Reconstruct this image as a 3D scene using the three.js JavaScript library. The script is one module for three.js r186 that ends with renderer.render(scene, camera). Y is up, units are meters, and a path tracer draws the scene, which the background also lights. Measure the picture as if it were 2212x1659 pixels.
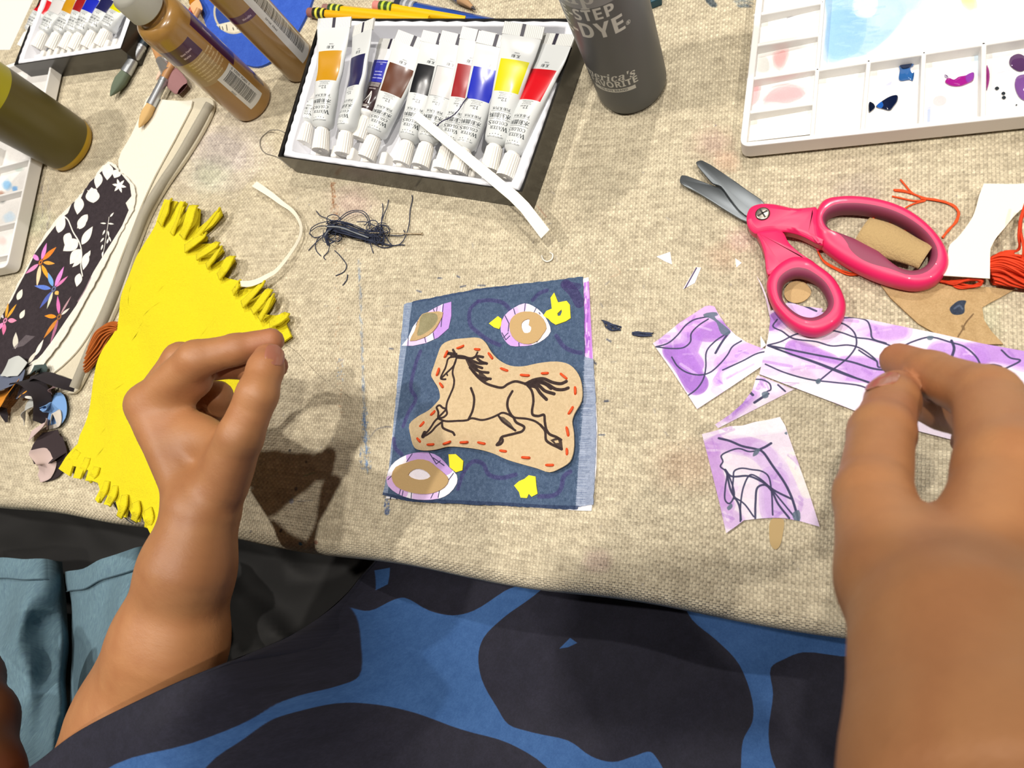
import * as THREE from 'three';
import { mergeGeometries, mergeVertices, toCreasedNormals } from 'three/addons/utils/BufferGeometryUtils.js';
import { TessellateModifier } from 'three/addons/modifiers/TessellateModifier.js';
import { RoundedBoxGeometry } from 'three/addons/geometries/RoundedBoxGeometry.js';

// ---------------------------------------------------------------- camera, light, exposure
const scene = new THREE.Scene();
const F = 1533, CX = 1106, CY = 829.5;          // focal length and centre of the 2212 x 1659 photograph
const NADIR = [1710, 1260];                     // where the bottles' upright edges meet
const T = 0.74, EYE = 0.36;                     // height of the table cloth; camera height above it
const dn = new THREE.Vector3(NADIR[0] - CX, NADIR[1] - CY, F).normalize();
const e1 = new THREE.Vector3(1, 0, 0).addScaledVector(dn, -dn.x).normalize();
const e2 = new THREE.Vector3().crossVectors(dn, e1);
const toWorld = (x, y, z) => { const v = new THREE.Vector3(x, y, z); return new THREE.Vector3(v.dot(e1), -v.dot(dn), v.dot(e2)); };
const camera = new THREE.PerspectiveCamera(2 * Math.atan(829.5 / F) * 180 / Math.PI, 2212 / 1659, 0.01, 50);
camera.matrixAutoUpdate = false;
{
  const m = new THREE.Matrix4().makeBasis(toWorld(1, 0, 0), toWorld(0, -1, 0), toWorld(0, 0, -1));
  camera.quaternion.setFromRotationMatrix(m);
  camera.position.set(0, T + EYE, 0);
  camera.updateMatrix(); camera.matrixAutoUpdate = true;
}
camera.focus = 0.42; camera.userData.fStop = 16;
const renderer = new THREE.WebGLRenderer({ antialias: true });
renderer.toneMapping = THREE.LinearToneMapping;
renderer.toneMappingExposure = 0.44;
renderer.shadowMap.enabled = true;
scene.background = new THREE.Color(0x000000);

// ceiling downlights: [x, z, candela, colour]
const CEIL = 2.75;
const LAMPS = [
  [0.02, 0.0, 15, 0xfff9f0],
  [0.95, 0.30, 13, 0xfff8ee],
  [-1.05, -0.35, 15.5, 0xfff9f2],
  [0.25, -1.15, 13, 0xfff9f2],
];

// ---------------------------------------------------------------- helpers
let seed = 7;
const rnd = () => { seed = (seed * 1664525 + 1013904223) >>> 0; return seed / 4294967296; };
const rr = (a, b) => a + (b - a) * rnd();
function hash2(i, j, s) { let h = (i * 374761393 + j * 668265263 + s * 974634777) | 0; h = Math.imul(h ^ (h >>> 13), 1274126177); return ((h ^ (h >>> 16)) >>> 0) / 4294967296; }
function noise2(x, y, s = 0) {
  const i = Math.floor(x), j = Math.floor(y), fx = x - i, fy = y - j, u = fx * fx * (3 - 2 * fx), v = fy * fy * (3 - 2 * fy);
  const a = hash2(i, j, s), b = hash2(i + 1, j, s), c = hash2(i, j + 1, s), d = hash2(i + 1, j + 1, s);
  return a + (b - a) * u + (c - a) * v + (a - b - c + d) * u * v;
}
// a point of the photograph on the level plane mm millimetres above the cloth
function P(px, py, mm = 0) {
  const r = new THREE.Vector3(px - CX, py - CY, F), t = (EYE - mm / 1000) / r.dot(dn);
  return new THREE.Vector3(t * r.dot(e1), T + mm / 1000, t * r.dot(e2));
}
const used = new Map();
function numbered(name) { const n = used.get(name) || 0; used.set(name, n + 1); return n ? name + '_' + String(n).padStart(3, '0') : name; }
function thing(name, label, category, group) {
  const o = new THREE.Group(); o.name = numbered(name); o.userData = { label, category }; if (group) o.userData.group = group;
  scene.add(o); return o;
}
function part(name, geo, mat, parent) {
  const m = new THREE.Mesh(Array.isArray(geo) ? merge(geo) : geo, mat); m.name = name; m.castShadow = m.receiveShadow = true; parent.add(m); return m;
}
function single(name, geo, mat, label, category, group) {
  const m = part(numbered(name), geo, mat, scene); m.userData = { label, category }; if (group) m.userData.group = group; return m;
}
function structure(name, geo, mat) { const m = part(numbered(name), geo, mat, scene); m.userData = { kind: 'structure' }; return m; }
function merge(list) {
  const out = list.map((g) => { const n = g.index ? g.toNonIndexed() : g.clone(); for (const k of Object.keys(n.attributes)) if (!['position', 'normal', 'uv'].includes(k)) n.deleteAttribute(k); if (!n.attributes.uv) n.setAttribute('uv', new THREE.BufferAttribute(new Float32Array(n.attributes.position.count * 2), 2)); if (!n.attributes.normal) n.computeVertexNormals(); n.morphAttributes = {}; return n; });
  return mergeGeometries(out);
}
const std = (color, roughness = 0.7, extra = {}) => new THREE.MeshStandardMaterial({ color, roughness, metalness: 0, ...extra });
const phys = (color, roughness, extra = {}) => new THREE.MeshPhysicalMaterial({ color, roughness, ...extra });

// smooth closed or open curve through points [[x, y], ...]
function smooth(pts, n = 6, closed = true) {
  const c = new THREE.CatmullRomCurve3(pts.map((p) => new THREE.Vector3(p[0], p[1], 0)), closed, 'centripetal');
  return c.getPoints(pts.length * n).map((v) => [v.x, v.y]).slice(0, closed ? -1 : undefined);
}
const bx = (pts, k, ox, oy) => pts.map(([x, y]) => [ox + x / k, oy + y / k]);   // points read off an enlarged crop, back to photograph pixels

// ---- a flat metric drawing: a canvas that covers a rectangle of the plane mm above the cloth
class Flat {
  constructor(pts, ppm, bg, mm = 0, margin = 0.002) {
    const w = pts.map(([x, y]) => P(x, y, mm)); this.mm = mm;
    this.x0 = Math.min(...w.map((v) => v.x)) - margin; this.x1 = Math.max(...w.map((v) => v.x)) + margin;
    this.z0 = Math.min(...w.map((v) => v.z)) - margin; this.z1 = Math.max(...w.map((v) => v.z)) + margin;
    const k = Math.min(ppm, 2040 / Math.max(this.x1 - this.x0, this.z1 - this.z0)); this.k = k;
    this.canvas = document.createElement('canvas'); this.canvas.width = Math.ceil((this.x1 - this.x0) * k); this.canvas.height = Math.ceil((this.z1 - this.z0) * k);
    this.c = this.canvas.getContext('2d'); this.c.fillStyle = bg; this.c.fillRect(0, 0, this.canvas.width, this.canvas.height); this.c.lineCap = this.c.lineJoin = 'round';
  }
  at(p) { const v = P(p[0], p[1], this.mm); return [(v.x - this.x0) * this.k, (v.z - this.z0) * this.k]; }
  path(pts, closed) { this.c.beginPath(); pts.forEach((p, i) => { const [x, y] = this.at(p); i ? this.c.lineTo(x, y) : this.c.moveTo(x, y); }); if (closed) this.c.closePath(); return this.c; }
  poly(pts, color, alpha = 1, s = 0) { this.c.globalAlpha = alpha; this.c.fillStyle = color; this.path(s ? smooth(pts, s) : pts, true).fill(); this.c.globalAlpha = 1; }
  line(pts, mm, color, alpha = 1, s = 5) { this.c.globalAlpha = alpha; this.c.strokeStyle = color; this.c.lineWidth = mm / 1000 * this.k; this.path(s && pts.length > 2 ? smooth(pts, s, false) : pts).stroke(); this.c.globalAlpha = 1; }
  dot(p, mm, color, alpha = 1) { const [x, y] = this.at(p); this.c.globalAlpha = alpha; this.c.fillStyle = color; this.c.beginPath(); this.c.arc(x, y, mm / 1000 * this.k, 0, 7); this.c.fill(); this.c.globalAlpha = 1; }
  grain(amount, sc = 1, s = 1) {
    const W = this.canvas.width, H = this.canvas.height, d = this.c.getImageData(0, 0, W, H), a = d.data;
    for (let y = 0, i = 0; y < H; y++) for (let x = 0; x < W; x++, i += 4) {
      const n = ((hash2(x, y, s) - 0.5) + 0.9 * (noise2(x / (3 * sc), y / (3 * sc), s) - 0.5) + 0.8 * (noise2(x / (14 * sc), y / (14 * sc), s + 1) - 0.5)) * amount;
      a[i] += n; a[i + 1] += n; a[i + 2] += n;
    }
    this.c.putImageData(d, 0, 0); return this;
  }
  uv(x, z) { return [(x - this.x0) / (this.x1 - this.x0), 1 - (z - this.z0) / (this.z1 - this.z0)]; }
  texture() { const t = new THREE.CanvasTexture(this.canvas); t.colorSpace = THREE.SRGBColorSpace; t.magFilter = THREE.LinearFilter; return t; }
  mat(roughness = 0.85, extra = {}) { return new THREE.MeshStandardMaterial({ map: this.texture(), roughness, metalness: 0, ...extra }); }
}
function shapeOf(pts, mm) { const w = pts.map(([x, y]) => P(x, y, mm)); const v = w.map((p) => new THREE.Vector2(p.x, -p.z)); return v; }
// a sheet cut to an outline, with thickness, resting y0 mm above the cloth; fn(x, z) lifts it (metres)
function plate(outline, { h = 0, y0 = 0, t = 0.4, holes = [], edge = 0, fn = null, flat = null, crease = 0.7, bevel = 0 } = {}) {
  let v = shapeOf(outline, h); if (THREE.ShapeUtils.isClockWise(v)) v.reverse();
  const s = new THREE.Shape(v); for (const q of holes) { let hv = shapeOf(q, h); if (!THREE.ShapeUtils.isClockWise(hv)) hv.reverse(); s.holes.push(new THREE.Path(hv)); }
  const b = bevel / 1000;
  let g = new THREE.ExtrudeGeometry(s, { depth: Math.max(1e-5, t / 1000 - 2 * b), bevelEnabled: bevel > 0, bevelThickness: b, bevelSize: b, bevelOffset: -b, bevelSegments: 4, curveSegments: 4, steps: 1 });
  g.rotateX(-Math.PI / 2); g.translate(0, T + y0 / 1000 + b, 0);
  if (edge) g = new TessellateModifier(edge, 9).modify(g);
  const p = g.attributes.position;
  if (fn) for (let i = 0; i < p.count; i++) p.setY(i, p.getY(i) + fn(p.getX(i), p.getZ(i), p.getY(i)));
  const uv = new Float32Array(p.count * 2);
  for (let i = 0; i < p.count; i++) { const [a, c] = flat ? flat.uv(p.getX(i), p.getZ(i)) : [p.getX(i), p.getZ(i)]; uv[2 * i] = a; uv[2 * i + 1] = c; }
  g.setAttribute('uv', new THREE.BufferAttribute(uv, 2)); g.deleteAttribute('normal');
  return toCreasedNormals(g, crease);
}
const curve3 = (pts, closed = false) => new THREE.CatmullRomCurve3(pts, closed, 'centripetal');
function tube(pts, r, seg = 4, rad = 6, closed = false) { return new THREE.TubeGeometry(curve3(pts, closed), Math.max(4, pts.length * seg), r, rad, closed); }
function cable(list, r, seg = 4, rad = 5) { return tube(list.map(([x, y, h = 0.5]) => P(x, y, h)), r / 1000, seg, rad); }
// a solid of revolution standing at x, z; profile [[radius, height], ...] in millimetres; uv = turn, height
function lathe(profile, seg = 48) {
  const g = new THREE.LatheGeometry(profile.map(([r, y]) => new THREE.Vector2(Math.max(r, 0.001) / 1000, y / 1000)), seg), p = g.attributes.position, uv = g.attributes.uv;
  const H = Math.max(...profile.map((q) => q[1])) / 1000; for (let i = 0; i < p.count; i++) uv.setY(i, p.getY(i) / H);
  return g;
}
// turn a y-up geometry so that its y runs from a to b
function along(g, a, b) { const q = new THREE.Quaternion().setFromUnitVectors(new THREE.Vector3(0, 1, 0), b.clone().sub(a).normalize()); g.applyQuaternion(q); g.translate(a.x, a.y, a.z); return g; }
function rod(a, b, r0, r1 = r0, seg = 12) { const L = a.distanceTo(b), g = new THREE.CylinderGeometry(r1, r0, L, seg); g.translate(0, L / 2, 0); return along(g, a, b); }
// a surface over a grid of points rows[i][j]
function gridSurface(rows, thick = 0, uvScale = 1) {
  const n = rows.length, m = rows[0].length, pos = [], uv = [], idx = [];
  for (let i = 0; i < n; i++) for (let j = 0; j < m; j++) { const v = rows[i][j]; pos.push(v.x, v.y, v.z); uv.push(v.x * uvScale, v.z * uvScale); }
  for (let i = 0; i < n - 1; i++) for (let j = 0; j < m - 1; j++) { const a = i * m + j; idx.push(a, a + m, a + 1, a + 1, a + m, a + m + 1); }
  const g = new THREE.BufferGeometry(); g.setAttribute('position', new THREE.Float32BufferAttribute(pos, 3)); g.setAttribute('uv', new THREE.Float32BufferAttribute(uv, 2)); g.setIndex(idx); g.computeVertexNormals();
  if (!thick) return g;
  const nn = g.attributes.normal, N = n * m, pos2 = pos.slice();
  for (let i = 0; i < N; i++) pos2.push(pos[3 * i] - nn.getX(i) * thick, pos[3 * i + 1] - nn.getY(i) * thick, pos[3 * i + 2] - nn.getZ(i) * thick);
  const id2 = idx.slice(); for (let i = 0; i < idx.length; i += 3) id2.push(idx[i] + N, idx[i + 2] + N, idx[i + 1] + N);
  const rim = []; for (let j = 0; j < m; j++) rim.push(j); for (let i = 1; i < n; i++) rim.push(i * m + m - 1); for (let j = m - 2; j >= 0; j--) rim.push((n - 1) * m + j); for (let i = n - 2; i > 0; i--) rim.push(i * m);
  for (let k = 0; k < rim.length; k++) { const a = rim[k], b = rim[(k + 1) % rim.length]; id2.push(a, b, a + N, b, b + N, a + N); }
  const g2 = new THREE.BufferGeometry(); g2.setAttribute('position', new THREE.Float32BufferAttribute(pos2, 3)); g2.setAttribute('uv', new THREE.Float32BufferAttribute(uv.concat(uv), 2)); g2.setIndex(id2); g2.computeVertexNormals();
  return g2;
}
function canvasTex(w, h, draw, srgb = true) { const cv = document.createElement('canvas'); cv.width = w; cv.height = h; const c = cv.getContext('2d'); c.lineCap = c.lineJoin = 'round'; draw(c, w, h); const t = new THREE.CanvasTexture(cv); if (srgb) t.colorSpace = THREE.SRGBColorSpace; t.magFilter = THREE.LinearFilter; t.wrapS = t.wrapT = THREE.RepeatWrapping; return t; }
function noiseTex(n, fn) { const d = new Uint8Array(n * n * 4); for (let y = 0; y < n; y++) for (let x = 0; x < n; x++) { const v = Math.max(0, Math.min(255, fn(x, y) * 255)); const i = (y * n + x) * 4; d[i] = d[i + 1] = d[i + 2] = v; d[i + 3] = 255; } const t = new THREE.DataTexture(d, n, n); t.wrapS = t.wrapT = THREE.RepeatWrapping; t.magFilter = THREE.LinearFilter; t.needsUpdate = true; return t; }
const rep = (t, r) => { const c = t.clone(); c.repeat.set(r, r); c.needsUpdate = true; return c; };

// fine relief: plain weave (16 x 16 threads a tile), felt and paper tooth
const weave = noiseTex(256, (x, y) => { const i = x / 16, j = y / 16, over = (Math.floor(i) + Math.floor(j)) % 2; const a = Math.sin(Math.PI * (i % 1)), b = Math.sin(Math.PI * (j % 1)); const k = 0.55 + 0.45 * hash2(Math.floor(i), Math.floor(j), 3); return (over ? 0.35 + 0.65 * b * k : 0.2 + 0.55 * a * k) * 0.9 + 0.1 * hash2(x, y, 5); });
const fuzz = noiseTex(256, (x, y) => { const w = (q) => q % 256; let v = 0; for (const [s, k] of [[4, 0.35], [11, 0.3]]) { const n = 256 / s | 0; const ii = (x / s) | 0, jj = (y / s) | 0, fx = x / s - ii, fy = y / s - jj; const hh = (a, b) => hash2(a % n, b % n, s); v += k * (hh(ii, jj) * (1 - fx) * (1 - fy) + hh(ii + 1, jj) * fx * (1 - fy) + hh(ii, jj + 1) * (1 - fx) * fy + hh(ii + 1, jj + 1) * fx * fy); } return v + 0.35 * hash2(w(x), w(y), 9); });
// ---------------------------------------------------------------- the room
{
  const R = 2.6, th = 0.1, wallM = std(0xb9b6b0, 0.9), box = (w, h, d, x, y, z) => { const g = new THREE.BoxGeometry(w, h, d); g.translate(x, y, z); return g; };
  structure('floor', box(2 * R + 2 * th, th, 2 * R + 2 * th, 0, -th / 2, 0), std(0x2b2825, 0.8));
  structure('ceiling', box(2 * R + 2 * th, th, 2 * R + 2 * th, 0, CEIL + th / 2, 0), std(0xd9d7d2, 0.9));
  structure('wall_back', box(2 * R, CEIL, th, 0, CEIL / 2, -R - th / 2), wallM); structure('wall_front', box(2 * R, CEIL, th, 0, CEIL / 2, R + th / 2), wallM);
  structure('wall_left', box(th, CEIL, 2 * R, -R - th / 2, CEIL / 2, 0), wallM); structure('wall_right', box(th, CEIL, 2 * R, R + th / 2, CEIL / 2, 0), wallM);
  const words = ['above the lap of the person sewing', 'beside the right hand wall', 'over the yellow felt side of the table', 'behind the paint palette'];
  LAMPS.forEach(([x, z, cd, col], i) => {
    const o = thing('ceiling_downlight', 'round recessed ceiling downlight ' + words[i], 'lamp', 'ceiling downlights');
    const ring = new THREE.TorusGeometry(0.065, 0.008, 10, 32); ring.rotateX(Math.PI / 2); ring.translate(x, CEIL - 0.006, z); part('trim_ring', ring, std(0xe8e8e8, 0.5), o);
    const disc = new THREE.CylinderGeometry(0.058, 0.058, 0.006, 32); disc.translate(x, CEIL - 0.003, z); part('lamp_diffuser', disc, new THREE.MeshStandardMaterial({ color: 0xffffff, emissive: col, emissiveIntensity: 6 }), o);
    const l = new THREE.SpotLight(col, cd, 0, 1.25, 0.5, 2); l.position.set(x, CEIL - 0.03, z); l.target.position.set(x * 0.7, 0, z * 0.7); l.castShadow = true; l.shadow.radius = 1.6; l.shadow.mapSize.set(2048, 2048); l.name = 'lamp_light'; scene.add(l, l.target);
  });
}

// ---------------------------------------------------------------- table and canvas drop cloth
const edgePx = [[0, 1097], [203, 1124], [317, 1138], [533, 1172], [720, 1204], [899, 1232], [1098, 1264], [1297, 1296], [1521, 1334], [1695, 1360], [1834, 1381]];
const edgeW = edgePx.map(([x, y]) => P(x, y, 0));
const eA = edgeW[0], eB = edgeW[edgeW.length - 1], uDir = eB.clone().sub(eA).normalize(), vDir = new THREE.Vector3(uDir.z, 0, -uDir.x);  // vDir runs to the back
if (vDir.z > 0) vDir.negate();
const clothFlat = new Flat([[0, 0], [2212, 0]], 10, '#fff');
clothFlat.x0 = -0.80; clothFlat.x1 = 0.42; clothFlat.z0 = -0.62; clothFlat.z1 = 0.09;
{
  const f = clothFlat; f.k = 2040 / (f.x1 - f.x0); f.canvas.width = 2040; f.canvas.height = Math.ceil((f.z1 - f.z0) * f.k); const c = f.c; c.lineCap = c.lineJoin = 'round';
  c.fillStyle = '#c5b99e'; c.fillRect(0, 0, 2048, 2048);
  const blot = (x, y, r, col, al, n = 14, wob = 0.45) => { for (let q = 0; q < 9; q++) { const pts = []; for (let i = 0; i < n; i++) { const a = i / n * 6.283, k = r * (0.35 + 0.75 * q / 9) * (1 - wob / 2 + wob * rnd()); pts.push([x + k * Math.cos(a), y + k * Math.sin(a) * 0.8]); } f.poly(pts, col, al / 9, 3); } };
  // soaked and washed-out patches left in the canvas
  blot(480, 330, 115, '#cbc8be', 0.75); blot(455, 380, 60, '#cfccc2', 0.4); blot(405, 265, 45, '#8f8167', 0.35); blot(520, 420, 55, '#a09277', 0.3); blot(470, 470, 60, '#a08f6c', 0.25);
  blot(1540, 310, 55, '#cf9a80', 0.35); blot(1570, 350, 35, '#cf8f78', 0.25); blot(1560, 555, 50, '#cf9a8a', 0.3); blot(1600, 520, 40, '#d39a8c', 0.25);
  blot(1290, 1215, 40, '#b99a86', 0.2); blot(760, 440, 60, '#b8ad98', 0.4); blot(1060, 480, 70, '#cabd9f', 0.5); blot(640, 1000, 70, '#cbbf9e', 0.35); blot(1480, 1010, 90, '#b9a884', 0.3); blot(80, 480, 50, '#b3a892', 0.35); blot(150, 600, 60, '#ad9f86', 0.3); blot(1850, 420, 90, '#ac9682', 0.35); blot(2100, 700, 80, '#b29c83', 0.35);
  for (let i = 0; i < 60; i++) blot(rr(0, 2212), rr(200, 1300), rr(20, 80), rnd() < 0.5 ? '#b7aa8c' : '#cdc2a8', 0.12);
  // rust coloured smear and dashes
  for (let i = 0; i < 190; i++) { const k = rnd(), y = 392 + 150 * k; f.dot([718 + 26 * k * rnd() + rr(-5, 5), y], rr(0.3, 0.8), '#9a5f38', 0.35 * (1 - k * 0.7)); }
  for (let i = 0; i < 70; i++) { const y = rr(540, 900); f.dot([724 + (y - 540) * 0.035 + rr(-7, 7), y], rr(0.2, 0.6), '#a06a45', 0.4); }
  f.line([[716, 396], [718, 420], [722, 450]], 0.7, '#6f4424', 0.6);
  // blue pencil line and rubbings
  for (let i = 0; i < 170; i++) { const y = rr(560, 1015); f.line([[775 + (y - 560) * 0.035 + rr(-3, 3), y], [776 + (y - 560) * 0.035 + rr(-4, 4), y + rr(4, 14)]], rr(0.2, 0.5), '#5a7fb8', y > 890 ? 0.75 : 0.35, 0); }
  for (let i = 0; i < 140; i++) { const y = rr(880, 1015); f.dot([788 + rr(-11, 11) * (0.4 + (y - 880) / 160), y], rr(0.15, 0.5), '#4d74b4', 0.6); }
  for (let i = 0; i < 30; i++) f.dot([735 + rr(-8, 8), rr(775, 825)], rr(0.2, 0.5), '#5f86bd', 0.6);
  for (let i = 0; i < 60; i++) f.dot([835 + rr(-5, 5), rr(1072, 1115)], rr(0.2, 0.6), '#2f4d8f', 0.6);
  for (let i = 0; i < 30; i++) f.line([[655, 1120 + i * 1.3], [690, 1123 + i * 1.3]], 0.1, '#8a7f66', 0.12, 0);
  f.line([[640, 1085], [675, 1083]], 0.5, '#555a66', 0.5); f.line([[655, 1030], [680, 1022]], 0.7, '#6d8f6d', 0.5); f.dot([628, 1085], 1.6, '#6f7896', 0.6); f.dot([638, 1058], 1.2, '#4f5260', 0.7); f.dot([625, 975], 0.9, '#3a3636', 0.8); f.dot([660, 1000], 0.8, '#44403e', 0.7);
  f.dot([645, 1180], 1.3, '#3c78a8', 0.8); f.dot([680, 1175], 1.4, '#7d4a3a', 0.7); f.dot([605, 1149], 1.1, '#45444c', 0.8); f.dot([540, 1150], 0.7, '#45444c', 0.6);
  // dye splashes by the palette
  f.poly([[1525, -12], [1541, -10], [1543, 3], [1549, 10], [1547, 16], [1536, 15], [1530, 9], [1525, 4]], '#39464f', 0.85, 3);
  for (let i = 0; i < 120; i++) f.line([[rr(1583, 1618), rr(-20, 15)], [0, 0]].map((p, k, a) => (k ? [a[0][0] + rr(5, 14), a[0][1] + 2] : p)), 0.5, '#56646e', 0.5, 0);
  // grey rubbed stripes at the far left
  for (let i = 0; i < 70; i++) { const y = rr(370, 520), x = rnd() < 0.5 ? 92 : 106; f.line([[x + rr(-5, 5), y], [x + rr(-5, 5) - 3, y + rr(8, 26)]], rr(0.3, 0.8), '#8b8385', 0.3, 0); }
  f.line([[1310, 560], [1340, 590], [1318, 600]], 0.5, '#c2846c', 0.3); f.line([[1160, 445], [1180, 470]], 0.6, '#c07f68', 0.4);
  // thread ends, specks, soot coloured bits
  for (let i = 0; i < 620; i++) { const x = rr(-50, 2250), y = rr(-20, 1370), d = rnd(); f.dot([x, y], rr(0.12, 0.42), d < 0.55 ? '#4a4540' : d < 0.8 ? '#5b5a78' : '#7d6a4d', rr(0.35, 0.8)); }
  for (let i = 0; i < 120; i++) { const x = rr(600, 1500), y = rr(380, 1150), a = rr(0, 6.3), l = rr(4, 12); f.line([[x, y], [x + l * Math.cos(a), y + l * Math.sin(a)]], rr(0.15, 0.35), rnd() < 0.6 ? '#4b5170' : '#5a4f44', rr(0.3, 0.7), 0); }
  for (const [x, y, l] of [[905, 632, 10], [1000, 617, 12], [950, 605, 8], [1040, 615, 16], [1300, 940, 12], [1285, 785, 5], [1310, 870, 9], [845, 755, 8], [1315, 735, 9], [990, 600, 6]]) f.line([[x - l / 2, y + rr(-4, 4)], [x + l / 2, y + rr(-4, 4)]], 0.8, '#3f4763', 0.8, 0);
  f.line([[800, 945], [812, 930], [830, 924], [846, 924]], 0.35, '#39425e', 0.9);
  f.line([[1025, 1], [0, 0]].map((p, i) => (i ? [1040, 12] : p)), 0.4, '#6d6555', 0.5, 0);
  // threads of the canvas itself: slubs lighter and darker than their neighbours
  const W = f.canvas.width, H = f.canvas.height, d = c.getImageData(0, 0, W, H), a = d.data;
  for (let y = 0, i = 0; y < H; y++) for (let x = 0; x < W; x++, i += 4) {
    const row = Math.floor((y - 0.13 * x) / 2.7), col = Math.floor((x + 0.13 * y) / 2.7);
    const n = 36 * (noise2(x / 11, row * 3.1, 11) - 0.5) + 21 * (noise2(col * 2.7, y / 11, 12) - 0.5) + 20 * (((row + col) & 1) - 0.5) + 17 * (hash2(x, y, 13) - 0.5) + 8 * (noise2(x / 60, y / 60, 14) - 0.5);
    a[i] += n; a[i + 1] += n; a[i + 2] += n * 0.9;
  }
  c.putImageData(d, 0, 0);
}
const clothMap = clothFlat.texture(); clothMap.wrapS = clothMap.wrapT = THREE.MirroredRepeatWrapping;
const weaveM = rep(weave, 1 / 0.026); weaveM.wrapS = weaveM.wrapT = THREE.RepeatWrapping;
const frontAt = (s) => {                       // a point of the front edge, s metres along it from the left end of the photograph
  const q = edgeW.map((w) => w.clone().sub(eA).dot(uDir)); let k = 0; while (k < q.length - 2 && s > q[k + 1]) k++;
  const t = (s - q[k]) / (q[k + 1] - q[k]); if (s < 0) return eA.clone().addScaledVector(uDir, s); if (s > q[q.length - 1]) return eB.clone().addScaledVector(uDir, s - q[q.length - 1]);
  return edgeW[k].clone().lerp(edgeW[k + 1], t);
};
const S0 = -0.55, S1 = 1.25, DEPTH = 0.74;
{
  const rows = [], ru = [];
  const prof = []; for (let i = 0; i <= 60; i++) prof.push([DEPTH - (DEPTH - 0.012) * i / 60, 0]);
  for (let i = 1; i <= 8; i++) { const a = i / 8 * Math.PI / 2; prof.push([0.009 - 0.009 * Math.sin(a) + 0.001, -0.009 * (1 - Math.cos(a))]); }
  prof.push([0, -0.016], [0.001, -0.024], [0.003, -0.03]);
  for (const [v, y] of prof) {
    const row = [];
    for (let j = 0; j <= 150; j++) {
      const s = S0 + (S1 - S0) * j / 150, p = frontAt(s).addScaledVector(vDir, v + (v < 0.012 ? 0.0012 * Math.sin(s * 43) : 0));
      p.y = T + y + (v < 0.012 ? 0.0012 * (noise2(s * 30, 2, 4) - 0.5) : 0) - (v < 0.08 && v > 0.004 ? 0.0007 * noise2(s * 40, v * 60, 8) : 0); row.push(p);
    }
    rows.push(row);
  }
  const g = gridSurface(rows, 0.0009);
  const p = g.attributes.position, uv = new Float32Array(p.count * 2), uv1 = new Float32Array(p.count * 2);
  for (let i = 0; i < p.count; i++) { const [a, b] = clothFlat.uv(p.getX(i), p.getZ(i) + Math.max(0, T - p.getY(i)) * 0.7); uv[2 * i] = a; uv[2 * i + 1] = b; const q = new THREE.Vector3(p.getX(i), 0, p.getZ(i)); uv1[2 * i] = q.dot(uDir); uv1[2 * i + 1] = q.dot(vDir) + p.getY(i); }
  g.setAttribute('uv', new THREE.BufferAttribute(uv, 2)); g.setAttribute('uv1', new THREE.BufferAttribute(uv1, 2));
  weaveM.channel = 1;
  const n0 = g.attributes.normal.getY(300); if (n0 < 0) { const id = g.index.array; for (let i = 0; i < id.length; i += 3) { const t = id[i]; id[i] = id[i + 1]; id[i + 1] = t; } g.computeVertexNormals(); }
  single('canvas_drop_cloth', g, new THREE.MeshStandardMaterial({ map: clothMap, roughness: 0.95, bumpMap: weaveM, bumpScale: 0.0009 }), 'stained beige woven canvas drop cloth covering the work table', 'cloth');
  const t = thing('work_table', 'wooden work table under the stained canvas drop cloth', 'table'), wood = std(0x6b4a2c, 0.6);
  const c0 = frontAt((S0 + S1) / 2).addScaledVector(vDir, DEPTH / 2 + 0.004), ang = Math.atan2(-uDir.z, uDir.x);
  const place = (w, h, d, u, y, v) => { const b = new RoundedBoxGeometry(w, h, d, 2, 0.003); b.rotateY(ang); const q = c0.clone().addScaledVector(uDir, u).addScaledVector(vDir, v); b.translate(q.x, y, q.z); return b; };
  part('tabletop', place(S1 - S0 - 0.01, 0.022, DEPTH - 0.03, 0, T - 0.0135, 0), wood, t);
  for (const su of [-1, 1]) for (const sv of [-1, 1]) part('leg', place(0.05, T - 0.025, 0.05, su * 0.82, (T - 0.025) / 2, sv * 0.3), wood, t);
}
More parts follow.
